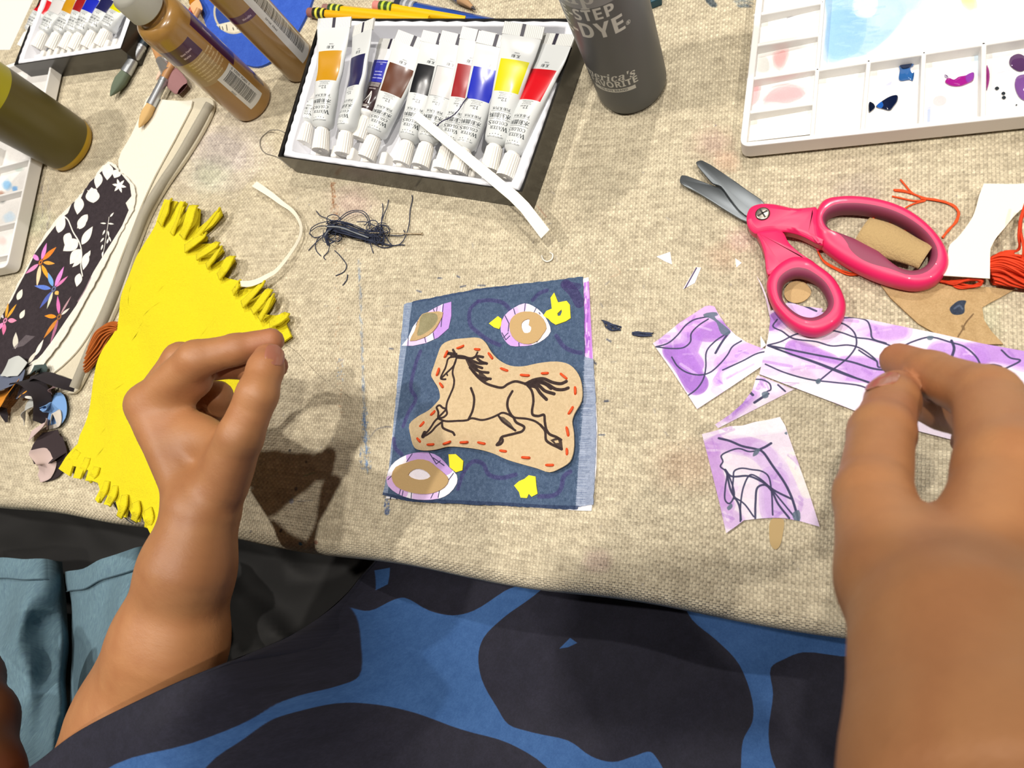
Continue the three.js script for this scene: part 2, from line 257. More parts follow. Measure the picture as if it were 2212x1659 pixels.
// ---------------------------------------------------------------- watercolour tubes
// rough strokes of the Chinese print, on a 10 x 10 square
const GLYPH = {
  shui: [[5, 0, 5, 9, 4, 8.5], [1, 3, 4, 3, 1, 8], [9, 1.5, 6, 4], [5.3, 3, 9.5, 8.5]],
  cai: [[1, 1, 5, 0.3], [1, 2.5, 1.6, 3.3], [3, 2, 3, 3], [4.8, 1.8, 4.2, 3], [0.5, 4.6, 5.6, 4.6], [3, 3.6, 3, 9.5], [3, 5, 0.6, 8.5], [3.2, 5.3, 5.5, 8], [9, 0.5, 6.5, 3], [9.2, 3.2, 6.3, 6], [9.6, 6, 6, 9.5]],
  yan: [[2.8, 0, 2.8, 1.2], [0.8, 1.5, 5, 1.5], [1.6, 2, 2, 3], [4.2, 2, 3.6, 3], [0.8, 3.5, 5, 3.5], [1, 3.5, 0.2, 9.5], [4.2, 4.4, 1.8, 6], [4.6, 6, 1.8, 7.8], [5, 7.5, 1.8, 9.6], [5.8, 0.8, 9.8, 0.8], [6.2, 2.5, 9.4, 2.5, 9.4, 7], [6.2, 2.5, 6.2, 7], [7.8, 3.2, 7.8, 6], [7.4, 7.2, 5.8, 9.6], [8.2, 7.4, 9.8, 9.6]],
  liao: [[0.8, 1, 1.4, 3], [4.4, 0.8, 3.6, 3], [0.4, 4, 5, 4], [2.7, 0.3, 2.7, 9.7], [2.6, 4.4, 0.4, 8], [2.9, 4.6, 4.8, 7], [6, 1.2, 7, 2.4], [5.8, 3.8, 6.8, 5], [5.2, 7, 9.9, 6], [8.4, 0.2, 8.4, 9.8]],
  xi: [[1, 1, 8.5, 0.4], [6, 1, 2.5, 3.4, 6, 3.4, 2, 6, 8.5, 6], [5, 6, 5, 9.6], [3, 7, 1, 9], [7, 7, 9, 9]],
  lie: [[0.5, 1, 6, 1], [2.6, 1, 0.8, 5], [2, 3.2, 5.6, 3.2, 1, 9.5], [1.6, 5, 3, 6.4], [7, 2, 7, 7], [9.4, 0.5, 9.4, 9.5, 8.4, 9]],
};
function glyph(c, id, x, y, s) { c.lineWidth = s / 9; for (const st of GLYPH[id]) { c.beginPath(); for (let i = 0; i < st.length; i += 2) { const X = x + st[i] / 10 * s, Y = y + st[i + 1] / 10 * s; i ? c.lineTo(X, Y) : c.moveTo(X, Y); } c.stroke(); } }
function tubeLabel(band, outlined) {
  return canvasTex(220, 760, (c, w, h) => {
    c.fillStyle = '#d3d6d5'; c.fillRect(0, 0, w, h); c.fillStyle = c.strokeStyle = '#3a3f41'; c.textAlign = 'center';
    c.save(); c.scale(1, 0.8);
    c.font = 'bold 16px serif'; c.fillText("ARTIST'S QUALITY", w / 2, 52); for (let i = 0; i < 5; i++) { c.beginPath(); c.arc(w / 2 + (i - 2) * 26, 72 + Math.abs(i - 2) * -3, 4, 0, 7); c.fill(); }
    c.font = 'bold 52px serif'; c.fillText('W', 46, 140); c.font = 'bold 38px serif'; c.fillText('ATER', 122, 138); c.fillText('COLOR', 98, 182); c.font = 'bold 52px serif'; c.fillText('S', 186, 184);
    c.lineWidth = 3; c.beginPath(); c.moveTo(22, 197); c.lineTo(198, 197); c.stroke();
    ['shui', 'cai', 'yan', 'liao'].forEach((g, i) => glyph(c, g, 22 + i * 46, 206, 42));
    c.lineWidth = 2; c.beginPath(); c.moveTo(30, 262); c.lineTo(190, 262); c.stroke();
    ['lie', 'cai', 'xi', 'lie', 'shui'].forEach((g, i) => glyph(c, g, 38 + i * 30, 270, 26));
    c.font = 'bold 42px serif'; c.fillText('12', 104, 376); c.font = 'bold 20px serif'; c.fillText('ml', 142, 376);
    c.font = '13px sans-serif'; c.fillText('WATERCOLOR', w / 2, 396); c.fillText('AQUARELLE', w / 2, 410); c.fillText('WASSERFARBEN', w / 2, 424); c.restore();
    c.fillStyle = band; c.fillRect(20, 346, w - 40, 236); if (outlined) { c.lineWidth = 3; c.strokeStyle = '#5a5f61'; c.strokeRect(20, 346, w - 40, 236); c.strokeStyle = '#3a3f41'; }
    c.fillStyle = '#4a4f51'; glyph(c, 'xi', 84, 598, 26); glyph(c, 'cai', 114, 598, 26); c.font = 'bold 12px sans-serif'; c.fillText('TONE', w / 2, 640);
  });
}
const capM = std(0xe6e3dc, 0.6), crimpTex = canvasTex(128, 32, (c, w, h) => { c.fillStyle = '#e4e4e0'; c.fillRect(0, 0, w, h); for (let x = 0; x < w; x += 6) { c.fillStyle = '#bfc0bd'; c.fillRect(x, 0, 2, h); } c.fillStyle = '#2a2636'; c.fillRect(58, 0, 12, h); });
const crimpM = new THREE.MeshStandardMaterial({ map: crimpTex, roughness: 0.45 });
function paintTube(A, B, r, roll, mat, label, group, dentSeed = 1, capMat = capM) {
  // A: where the cap begins, B: the crimped end
  const o = thing('paint_tube', label, 'paint tube', group), ax = A.clone().sub(B), L = ax.length(); ax.normalize();
  let n = new THREE.Vector3(0, 1, 0).addScaledVector(ax, -ax.y).normalize(); n.applyAxisAngle(ax, roll); const s = new THREE.Vector3().crossVectors(ax, n);
  const NT = 30, NA = 32, pos = [], uv = [], idx = [];
  for (let i = 0; i <= NT; i++) {
    const t = i / NT, sh = Math.min(1, t / 0.045), w = r * (0.62 + 0.38 * Math.sqrt(sh)) * (1 + 0.72 * Math.pow(Math.max(0, t - 0.03), 1.2)), th = Math.max(0.0005, r * (0.62 + 0.38 * Math.sqrt(sh)) * Math.pow(1 - t, 0.85)) * (1 - 0.10 * Math.sin(t * 9 + dentSeed));
    const c = A.clone().lerp(B, t).addScaledVector(n, 0.0016 * Math.sin(Math.PI * t) * Math.sin(dentSeed * 2.3 + 3 * t) + (t > 0.15 ? 0.0009 * (noise2(t * 7, dentSeed, 3) - 0.5) : 0));
    for (let j = 0; j <= NA; j++) {
      const a = j / NA * Math.PI * 2, ca = Math.cos(a), sa = Math.sin(a), dent = 1 - (t > 0.1 ? 0.28 * Math.max(0, noise2(t * 6 + dentSeed * 3, ca * 1.6 + 4, dentSeed) - 0.45) : 0);
      const p = c.clone().addScaledVector(s, w * ca).addScaledVector(n, th * Math.sign(sa) * Math.pow(Math.abs(sa), 0.85) * (sa > 0 ? dent : 1)); pos.push(p.x, p.y, p.z); uv.push(sa >= -1e-9 ? 0.5 + 0.5 * ca : 0.02, 1 - t);
    }
  }
  for (let i = 0; i < NT; i++) for (let j = 0; j < NA; j++) { const a = i * (NA + 1) + j, b = a + NA + 1; idx.push(a, a + 1, b, a + 1, b + 1, b); }
  const g = new THREE.BufferGeometry(); g.setAttribute('position', new THREE.Float32BufferAttribute(pos, 3)); g.setAttribute('uv', new THREE.Float32BufferAttribute(uv, 2)); g.setIndex(idx); g.computeVertexNormals();
  part('tube_body', g, mat, o);
  const cr = new THREE.BoxGeometry(r * 3.44, 0.0075, 0.0012, 8, 1, 1); const m = new THREE.Matrix4().makeBasis(s, ax.clone(), n); cr.applyMatrix4(m); const cc = B.clone().addScaledVector(ax, -0.0035); cr.translate(cc.x, cc.y, cc.z); part('crimped_end', cr, crimpM, o);
  const capG = (() => { const pr = [[0, 17], [5.2, 17], [6.0, 16.4], [6.1, 15]], k = []; const gg = new THREE.CylinderGeometry(0.0058, 0.0050, 0.0135, 44, 3); const q = gg.attributes.position; for (let i = 0; i < q.count; i++) { const x = q.getX(i), z = q.getZ(i), an = Math.round(Math.atan2(z, x) / (2 * Math.PI) * 44), f = an % 2 ? 0.95 : 1; q.setX(i, x * f); q.setZ(i, z * f); } gg.computeVertexNormals(); gg.translate(0, 0.00675 + 0.0015, 0); const neck = new THREE.CylinderGeometry(0.0042, 0.0042, 0.003, 20); return [toCreasedNormals(gg, 0.4), neck]; })();
  const cap = part('cap', merge(capG.map((q) => along(q, A, A.clone().add(ax)))), capMat, o);
  const rec = along((() => { const q = new THREE.CylinderGeometry(0.0011, 0.0011, 0.0004, 10); q.translate(0, 0.01535, 0); return q; })(), A, A.clone().add(ax)); part('cap_nub', rec, capMat, cap);
  return o;
}
const bodyMat = (tx) => new THREE.MeshPhysicalMaterial({ map: tx, roughness: 0.33, clearcoat: 0.35, clearcoatRoughness: 0.2 });

// ---------------------------------------------------------------- black paint boxes with a white tray
function paintBox(q, label, seedv) {
  // q: rim corners as seen (front left, front right, back right, back left), 21 mm above the cloth
  const H = 0.021, c = q.map(([x, y]) => P(x, y, 21)), o = thing('watercolour_box', label, 'paint box', 'watercolour boxes');
  const mid = c[0].clone().add(c[1]).add(c[2]).add(c[3]).multiplyScalar(0.25), inn = (k, y) => c.map((v) => { const d = v.clone().sub(mid); const l = d.length(); const p = mid.clone().addScaledVector(d, (l - k * 1.414) / l); p.y = T + y; return p; });
  const quadPts = (a) => a.map((v) => [v.x, v.z]);
  const shell = (outer, inner, y0, y1) => { const s = new THREE.Shape(quadPts(outer).map(([x, z]) => new THREE.Vector2(x, -z))); if (inner) s.holes.push(new THREE.Path(quadPts(inner).map(([x, z]) => new THREE.Vector2(x, -z)))); const g = new THREE.ExtrudeGeometry(s, { depth: y1 - y0, bevelEnabled: false }); g.rotateX(-Math.PI / 2); g.translate(0, T + y0, 0); return g; };
  part('card_box', merge([shell(inn(0, 0), inn(0.0012, 0), 0.0002, H), shell(inn(0.0005, 0), null, 0.0002, 0.0016)]), phys(0x14120f, 0.32, { clearcoat: 0.3 }), o);
  // tray: wavy flange, sloping walls, floor
  const ring = (k, y, wav) => { const a = inn(k, y), out = []; for (let e = 0; e < 4; e++) for (let i = 0; i < 28; i++) { const t = i / 28, p = a[e].clone().lerp(a[(e + 1) % 4], t); const dc = Math.min(t, 1 - t) * a[e].distanceTo(a[(e + 1) % 4]); p.lerp(mid, 0); if (dc < 0.008) { const d = mid.clone().sub(p); d.y = 0; d.normalize(); p.addScaledVector(d, (0.008 - dc) * (0.008 - dc) * 22); } if (wav) { const d = mid.clone().sub(p); d.y = 0; d.normalize(); p.addScaledVector(d, 0.0007 * (i % 2)); } p.y = T + y; out.push(p); } out.push(out[0].clone()); return out; };
  const rows = [ring(0.0022, 0.0175, 1), ring(0.0022, 0.0195, 1), ring(0.0030, 0.0204, 1), ring(0.0058, 0.0204), ring(0.0068, 0.0196), ring(0.0095, 0.0065), ring(0.0105, 0.0058), ring(0.03, 0.0055), ring(0.055, 0.0055)]; rows.push(rows[0].map(() => new THREE.Vector3(mid.x, T + 0.0055, mid.z)));
  const g = gridSurface(rows, 0.0006); part('plastic_tray', g, phys(0xe9eaf0, 0.35, { side: THREE.DoubleSide }), o);
  // ribs between the caps along the front
  const f0 = inn(0.011, 0)[0], f1 = inn(0.011, 0)[1], b0 = inn(0.011, 0)[3], dir = b0.clone().sub(f0).setY(0).normalize();
  for (let i = 1; i < 12; i++) { const p = f0.clone().lerp(f1, i / 12); const b = new RoundedBoxGeometry(0.005, 0.010, 0.009, 2, 0.0015); b.rotateY(Math.atan2(dir.x, dir.z)); b.translate(p.x + dir.x * 0.0045, T + 0.0105, p.z + dir.z * 0.0045); part('tray_rib', b, capM, o); }
  return o;
}
paintBox([[600, 338], [1128, 415], [1258, 40], [691, 40]], 'black watercolour box with white tray and tubes beside the grey bottle', 1);
paintBox([[30, 141], [262, 106], [326, -78], [112, -72]], 'black watercolour box with white tray and tubes beside the green bottle', 2);
const BAND = { ochre: '#c08a12', navy: '#191a4c', brown: '#5a2c10', black: '#121318', white: '#cbc9c7', crimson: '#931419', blue: '#1424ae', yellow: '#cfca04', red: '#c70818' };
const bandMat = {}; for (const k in BAND) bandMat[k] = bodyMat(tubeLabel(BAND[k], k === 'white'));
// the odd tube: blue above, dark brown below, a large white V
bandMat.ultramarine = bodyMat(canvasTex(220, 760, (c, w, h) => {
  c.fillStyle = '#e8e8e6'; c.fillRect(0, 0, w, h); c.fillStyle = '#2f1c1e'; c.fillRect(0, 60, w, 330); c.fillStyle = '#2a2fa0'; c.fillRect(0, 380, w, 250);
  c.strokeStyle = '#f0eee8'; c.lineWidth = 15; c.beginPath(); c.moveTo(150, 130); c.lineTo(110, 270); c.lineTo(62, 130); c.stroke(); c.lineWidth = 5; c.beginPath(); c.moveTo(95, 130); c.lineTo(112, 230); c.stroke();
  c.fillStyle = '#e8e2da'; c.fillRect(40, 86, 140, 8); c.fillRect(60, 102, 100, 6); c.textAlign = 'center'; c.font = 'bold 24px sans-serif'; c.fillStyle = '#cfc3c0'; c.fillText('Vincent', w / 2, 312); c.fillStyle = '#e8e2da'; for (let i = 0; i < 4; i++) c.fillRect(45, 330 + i * 13, 130, 4);
  c.fillStyle = '#dfe2f4'; c.font = 'bold 19px sans-serif'; c.fillText('water colour', w / 2, 432); c.fillText('aquarelle', w / 2, 466); c.fillText('acuarela', w / 2, 500); c.font = 'bold 15px sans-serif'; c.fillText('505', w / 2, 586); c.fillText('ULTRAMARINE LT', w / 2, 608);
}));
const G1 = 'watercolour tubes in the box beside the grey bottle';
// [cap end, height], [crimped end, height], radius mm, roll, band
for (const [cx, cy, ch, kx, ky, kh, r, roll, k, words] of [
  [654, 312, 13, 690, 160, 13, 6.4, 0, 'white', 'white capped watercolour tube lying under the yellow ochre tube'],
  [692, 326, 19, 722, 52, 33, 7.2, -0.15, 'ochre', 'watercolour tube with a yellow ochre colour band'],
  [741, 334, 15, 785, 62, 31, 6.8, 0.35, 'navy', 'watercolour tube with a dark navy blue colour band in the box beside the grey bottle'],
  [775, 300, 11, 843, 98, 20, 6.4, 0.1, 'ultramarine', 'blue and dark brown paint tube with a white letter V'],
  [791, 342, 16, 893, 92, 26, 7.2, -0.35, 'brown', 'watercolour tube with a chocolate brown colour band'],
  [867, 355, 14, 948, 87, 22, 6.9, -0.3, 'black', 'watercolour tube with a black colour band'],
  [908, 360, 16, 990, 89, 26, 6.9, -0.3, 'white', 'watercolour tube with a white outlined colour band'],
  [955, 368, 13, 1033, 80, 26, 6.6, -0.3, 'crimson', 'watercolour tube with a deep crimson colour band in the box beside the grey bottle'],
  [989, 374, 18, 1071, 90, 29, 6.9, -0.3, 'blue', 'watercolour tube with a bright cobalt blue colour band in the box beside the grey bottle'],
  [1057, 368, 17, 1130, 68, 31, 7.2, -0.25, 'yellow', 'watercolour tube with a lemon yellow colour band in the box beside the grey bottle'],
  [1091, 384, 18, 1200, 88, 24, 7.0, 0.05, 'red', 'watercolour tube with a scarlet red colour band in the box beside the grey bottle'],
]) { const C = P(cx, cy, ch), B = P(kx, ky, kh), A = C.clone().add(B.clone().sub(C).normalize().multiplyScalar(0.015)); B.add(A.clone().sub(B).normalize().multiplyScalar(0.003)); paintTube(A, B, r / 1000, roll, bandMat[k], words, G1, cx * 0.013); }
const G2 = 'watercolour tubes in the box beside the green bottle';
for (const [cx, cy, kx, ky, k, words] of [
  [52, 105, 112, -22, 'red', 'watercolour tube with a scarlet red colour band in the box beside the green bottle'],
  [82, 105, 140, -22, 'white', 'watercolour tube with a white colour band in the box beside the green bottle'],
  [112, 107, 172, -22, 'ochre', 'watercolour tube with a golden ochre colour band in the box beside the green bottle'],
  [140, 108, 198, -22, 'crimson', 'watercolour tube with a deep crimson colour band in the box beside the green bottle'],
  [160, 109, 220, -22, 'blue', 'watercolour tube with a bright cobalt blue colour band in the box beside the green bottle'],
  [188, 104, 248, -22, 'navy', 'watercolour tube with a dark navy blue colour band in the box beside the green bottle'],
  [216, 101, 275, -22, 'yellow', 'watercolour tube with a lemon yellow colour band in the box beside the green bottle'],
]) { const C = P(cx, cy, 14), B = P(kx, ky, 20), A = C.clone().add(B.clone().sub(C).normalize().multiplyScalar(0.015)); paintTube(A, B, 0.0064, -0.2, bandMat[k], words, G2, cx * 0.017); }

// ---------------------------------------------------------------- bottles
function cylCanvas(w, h, circ, height, draw) { return canvasTex(w, h, (c) => draw(c, (mm) => w * mm / circ, (mm) => h - h * mm / height, w, h)); }
function standAt(o, px, py) { const b = P(px, py, 0); o.position.set(b.x, T, b.z); o.userData.fixed = 1; return b; }
const barcode = (c, x, y, w, h) => { c.fillStyle = '#22211f'; let p = x; while (p < x + w) { const q = 1.5 + 5 * rnd(); c.fillRect(p, y, Math.min(q, x + w - p), h); p += q + 1.5 + 4 * rnd(); } };
// squeeze bottles of dye: translucent plastic, darker where the dye stands
{
  const o = thing('squeeze_bottle', 'dark grey squeeze bottle of tie dye with white lettering', 'bottle');
  standAt(o, 1367, 186);
  const R = 20.5, prof = [[0, 0], [17, 0], [19.4, 1.2], [20.3, 4], [20.6, 12], [21, 60], [21.4, 100], [21.2, 112], [18.5, 121], [12, 128], [10.5, 131], [10.5, 140], [0, 140]], Hh = 140;
  const circ = 2 * Math.PI * R;
  const tx = cylCanvas(1024, 1024, circ, Hh, (c, X, Y, w, h) => {
    c.fillStyle = '#55585a'; c.fillRect(0, 0, w, h); c.fillStyle = '#8b8d8e'; c.fillRect(0, 0, w, Y(88));
    const phi = (a) => (a / (2 * Math.PI)) * w + w, txt = (s, font, a, y, col = '#cfd0c8', al = 'right') => { c.font = font; c.fillStyle = col; c.textAlign = al; for (const q of [0, 1]) c.fillText(s, phi(a) - q * w, Y(y)); };
    txt('tulip', 'bold 100px serif', 0.0, 91, '#c2c3bd'); txt('ONE-STEP', 'bold 76px sans-serif', 0.36, 80); txt('TIE-DYE', 'bold 106px sans-serif', 0.5, 67.5); txt('\u00ae', 'bold 26px sans-serif', 0.62, 68.5);
    txt("America's", 'italic bold 58px serif', 0.36, 33); txt('FAVORITE', 'bold 50px sans-serif', 0.4, 27.5); c.fillStyle = '#cfd0c8'; for (const q of [0, 1]) c.fillRect(phi(0.28) - q * w - 200, Y(26.2), 200, 22); c.fillStyle = '#55585a'; c.font = 'bold 18px sans-serif'; c.textAlign = 'center'; for (const q of [0, 1]) c.fillText('TIE-DYE BRAND', phi(0.28) - q * w - 100, Y(23.9));
  });
  part('bottle_body', lathe(prof, 64), new THREE.MeshPhysicalMaterial({ map: tx, roughness: 0.42 }), o);
  part('nozzle_cap', lathe([[0, 140], [9, 140], [9, 150], [6, 152], [4, 172], [0, 173]], 32), std(0x2a2a2a, 0.5), o);
}
{
  const o = thing('squeeze_bottle', 'olive green translucent squeeze bottle of dye beside the small paint palette', 'bottle');
  standAt(o, 158, 318);
  const prof = [[0, 0], [20, 0], [23, 1.5], [24.2, 5], [25, 20], [26.5, 70], [27, 105], [26, 116], [22, 126], [13, 133], [11, 136], [11, 144], [0, 144]];
  const tx = canvasTex(512, 512, (c, w, h) => { c.fillStyle = '#564c18'; c.fillRect(0, 0, w, h); c.fillStyle = '#aaa112'; c.fillRect(0, 0, w, h * (1 - 72 / 144)); c.fillStyle = '#b9940a'; c.fillRect(0, h - h * 7 / 144, w, h); });
  part('bottle_body', lathe(prof, 64), new THREE.MeshPhysicalMaterial({ map: tx, roughness: 0.38 }), o);
  part('nozzle_cap', lathe([[0, 144], [10, 144], [10, 154], [6, 156], [4, 176], [0, 177]], 32), std(0xd8d8d0, 0.5), o);
}
// two bottles of gold acrylic
function goldBottle(px, py, r, label, tx) {
  const o = thing('paint_bottle', label, 'bottle', 'gold paint bottles'); standAt(o, px, py);
  const prof = [[0, 0], [r - 2.5, 0], [r - 0.8, 1], [r, 3.2], [r, 20], [r, 84], [r - 0.2, 88], [r - 1.6, 91.5], [r - 4, 93], [r - 5.5, 93.4], [r - 6.2, 94], [r - 6.2, 99], [0, 99]];
  part('bottle_body', lathe(prof, 64), new THREE.MeshPhysicalMaterial({ map: tx, roughness: 0.3, clearcoat: 0.5, clearcoatRoughness: 0.15 }), o);
  const cap = lathe([[0, 97.5], [r - 5.2, 97.5], [r - 4.2, 98.5], [r - 4.6, 112], [r - 6.6, 114], [r - 8, 118], [4, 122], [0, 122.5]], 48); part('flip_cap', cap, std(0xb9b8ae, 0.5), o);
}
goldBottle(547, 222, 17.2, 'tall gold paint bottle with purple label and barcode in front of the brushes', cylCanvas(1400, 1270, 2 * Math.PI * 17.2, 99, (c, X, Y, w, h) => {
  const g = (a) => a / (2 * Math.PI) * w, box = (a0, a1, y0, y1, col) => { c.fillStyle = col; c.fillRect(g(a0), Y(y1), g(a1) - g(a0), Y(y0) - Y(y1)); };
  c.fillStyle = '#a0783e'; c.fillRect(0, 0, w, h); for (let i = 0; i < 2600; i++) { c.fillStyle = rnd() < 0.5 ? '#a98145' : '#966f36'; c.globalAlpha = 0.25; c.fillRect(rnd() * w, rnd() * h, 8, 8); } c.globalAlpha = 1;
  box(0, 0.98, 43, 66, '#a5895a'); box(5.9, 6.29, 43, 66, '#a5895a'); box(5.7, 6.29, 65, 78, '#42173f'); box(0, 1.0, 65, 78, '#42173f');
  box(1.42, 2.1, 40, 80, '#42173f'); box(1.75, 2.1, 9, 20, '#42173f'); box(0.5, 1.36, 10, 44, '#d9d8d4');
  c.save(); c.translate(g(1.16), Y(41)); c.rotate(Math.PI / 2); barcode(c, 0, 0, Y(13) - Y(40), g(0.5)); c.fillStyle = '#33302c'; c.font = 'bold 30px sans-serif'; c.fillText('0  17531 75403  1', 0, -12); c.font = 'bold 22px sans-serif'; c.fillText('59203', 130, g(0.5) + 34); c.restore();
  c.fillStyle = '#d8c6cf'; c.font = 'bold 25px sans-serif'; c.fillText('Non-Toxic', g(0.22), Y(71)); c.fillText('Matte', g(0.22), Y(68)); c.font = 'bold 26px serif'; c.save(); c.translate(g(1.75), Y(70)); c.rotate(Math.PI / 2); c.fillText('Metallic', 0, 0); c.restore();
  c.fillStyle = '#dcc79a'; c.font = 'bold 19px sans-serif'; ['Easy soap and water cleanup', 'Shake well before use. For best', 'results apply two thin coats', 'and allow to dry between coats', 'Keep from freezing. Conforms', 'to ASTM D-4236. Made in USA', 'Contents 2 fl oz 59 ml'].forEach((s, i) => c.fillText(s, g(0.14), Y(62.5 - i * 2.7)));
}));
goldBottle(655, 144, 14.6, 'shorter gold paint bottle with a barcode label behind the watercolour box', cylCanvas(1200, 1100, 2 * Math.PI * 14.6, 99, (c, X, Y, w, h) => {
  const g = (a) => a / (2 * Math.PI) * w, box = (a0, a1, y0, y1, col) => { c.fillStyle = col; c.fillRect(g(a0), Y(y1), g(a1) - g(a0), Y(y0) - Y(y1)); };
  c.fillStyle = '#987543'; c.fillRect(0, 0, w, h); for (let i = 0; i < 2200; i++) { c.fillStyle = rnd() < 0.5 ? '#a07c48' : '#8f6d3c'; c.globalAlpha = 0.25; c.fillRect(rnd() * w, rnd() * h, 8, 8); } c.globalAlpha = 1;
  box(0, 0.92, 62, 68, '#4f1f4c'); box(5.4, 6.29, 62, 68, '#4f1f4c'); c.fillStyle = '#cdbcc8'; c.font = 'bold 24px sans-serif'; c.fillText('Metallic', g(0.1), Y(63.5));
  box(0.78, 1.86, 13, 76, '#cfcdca'); c.save(); c.translate(g(1.72), Y(70)); c.rotate(Math.PI / 2); barcode(c, 0, 0, Y(18) - Y(70), g(0.6)); c.fillStyle = '#3a3834'; c.font = 'bold 24px sans-serif'; c.fillText('59104  59ml', 160, g(0.6) + 40); c.restore();
}));
// ---------------------------------------------------------------- blue disc with a printed emblem under the bottles
{
  const out = smooth([[432, -30], [437, 30], [458, 80], [500, 122], [555, 144], [606, 116], [646, 62], [674, 0], [684, -60], [560, -120], [470, -90]], 5), f = new Flat(out, 3000, '#2b55b8', 2);
  const ring = []; for (let i = 0; i < 40; i++) { const a = i / 40 * 6.283; ring.push([505 + 44 * Math.cos(a), 26 + 48 * Math.sin(a)]); }
  f.poly(ring, '#b9b09a'); f.poly(ring.map(([x, y]) => [505 + (x - 505) * 0.9, 26 + (y - 26) * 0.9]), '#1f418f'); f.poly([[467, 54], [543, 36], [546, 48], [530, 64], [505, 71], [480, 66]], '#cfc8b2');
  for (const [x, a, b] of [[474, 57, 64], [480, 58, 65], [489, 54, 66], [503, 60, 65], [511, 56, 63], [518, 55, 61]]) f.line([[x, a], [x + 2, b]], 0.8, '#4c4a44', 1, 0);
  f.grain(10); single('blue_plate', plate(out, { h: 2, t: 2, flat: f }), f.mat(0.6), 'bright blue flat disc with a round printed emblem under the gold bottles', 'disc');
}
// ---------------------------------------------------------------- pencils behind the box
function pencil(a, b, color, ferrule, eraser, band, label, sharp) {
  const o = thing('pencil', label, 'pencil', 'pencils behind the watercolour box'), A = P(a[0], a[1], 4), B = P(b[0], b[1], 4), d = B.clone().sub(A), L = d.length(); d.normalize(); const at = (m) => A.clone().addScaledVector(d, m), r = 0.0037;
  if (sharp) { part('wood_cone', rod(at(0.003), at(0.017), 0.0012, r, 6), std(0xb08a63, 0.8), o); part('lead', rod(at(0), at(0.0035), 0.0003, 0.0013, 8), std(0x3b3536, 0.5), o); part('shaft', rod(at(0.017), at(L), r, r, 6), phys(color, 0.35, { clearcoat: 0.4 }), o); return; }
  part('eraser', rod(at(0), at(0.006), 0.0034, 0.0035, 16), std(eraser, 0.8), o); const fe = part('ferrule', rod(at(0.006), at(0.018), 0.0039, 0.0039, 20), std(ferrule, 0.35, { metalness: 0.3 }), o);
  for (const m of [0.009, 0.0145]) part('ferrule_band', rod(at(m), at(m + 0.0022), 0.0041, 0.0041, 20), std(band, 0.4), fe);
  part('shaft', rod(at(0.018), at(L), r, r, 6), phys(color, 0.35, { clearcoat: 0.4 }), o);
}
pencil([668, 27], [900, 50], 0xe7a90f, 0x2c3021, 0x8a5a52, 0xd6d04a, 'yellow pencil with red stained ferrule nearest the gold bottles');
pencil([701, 19], [930, 44], 0xe9b70c, 0x3b5230, 0x8f6760, 0xc9cf4a, 'yellow pencil with a worn brown eraser behind the box');
pencil([810, 12], [1010, 44], 0xecb90c, 0x3f5a2f, 0xc98078, 0xb9cc3f, 'yellow pencil with a pink eraser beside the blue pencil');
pencil([857, 8], [1090, 58], 0x1f4696, 0x8d919a, 0x1a2036, 0xb9bcc2, 'blue pencil with a dark eraser and silver ferrule');
pencil([1027, 21], [955, -30], 0x1d3470, 0, 0, 0, 'sharpened dark blue pencil pointing at the box', true);
{ const g = plate([[1402, -20], [1430, -20], [1428, 1], [1406, 10]], { h: 4, t: 6, bevel: 1 }); single('teal_lid', g, std(0x12495a, 0.5), 'dark teal plastic lid behind the grey bottle', 'lid'); }
// ---------------------------------------------------------------- paint brushes
function brush(tip, neck, back, end, w, flatK, col, label, ferr = 0xb8bcc0, mm = 6, handle = 0xb98b5c) {
  const o = thing('paint_brush', label, 'paint brush', 'paint brushes'), Q = [tip, neck, back, end].map(([x, y, h = mm]) => P(x, y, h)), ax = Q[1].clone().sub(Q[0]), L = ax.length();
  const pr = flatK ? [[0.75, 0], [0.95, 0.1], [1.05, 0.5], [1, 1]] : [[0.05, 0], [0.4, 0.12], [0.85, 0.38], [1.08, 0.65], [0.9, 1]];
  const g = new THREE.LatheGeometry(pr.map(([r, y]) => new THREE.Vector2(r * w / 1000, y * L)), 24), p = g.attributes.position; for (let i = 0; i < p.count; i++) { p.setZ(i, p.getZ(i) * (flatK ? 0.28 : 0.8)); const a = Math.atan2(p.getZ(i), p.getX(i)); const k = 1 + 0.05 * Math.sin(a * 17) + 0.03 * Math.sin(a * 31); p.setX(i, p.getX(i) * k); p.setZ(i, p.getZ(i) * k); }
  g.computeVertexNormals(); const side = new THREE.Vector3().crossVectors(ax.clone().normalize(), new THREE.Vector3(0, 1, 0)).normalize(), up = new THREE.Vector3().crossVectors(side, ax.clone().normalize());
  g.applyMatrix4(new THREE.Matrix4().makeBasis(side, ax.clone().normalize(), up)); g.translate(Q[0].x, Q[0].y, Q[0].z);
  part('bristles', g, std(col, 0.9), o);
  const f = rod(Q[1], Q[2], flatK ? w * 0.0009 : w * 0.00086, 0.0033, 24); const fe = part('ferrule', f, new THREE.MeshStandardMaterial({ color: ferr, metalness: 0.75, roughness: 0.28 }), o);
  const d = Q[2].clone().sub(Q[1]).normalize(); for (const m of [0.002, 0.0045]) part('ferrule_crimp', rod(Q[2].clone().addScaledVector(d, -m), Q[2].clone().addScaledVector(d, -m + 0.0012), 0.0037, 0.0037, 20), new THREE.MeshStandardMaterial({ color: ferr, metalness: 0.75, roughness: 0.3 }), fe);
  part('handle', rod(Q[2], Q[3], 0.003, 0.0022, 16), phys(handle, 0.4), o);
}
brush([238, 208], [272, 158], [308, 98], [372, -10], 5.2, 0, 0x5f6a58, 'paint brush with grey green bristles beside the green bottle', 0xb8bcc0, 6, 0x2c3a44);
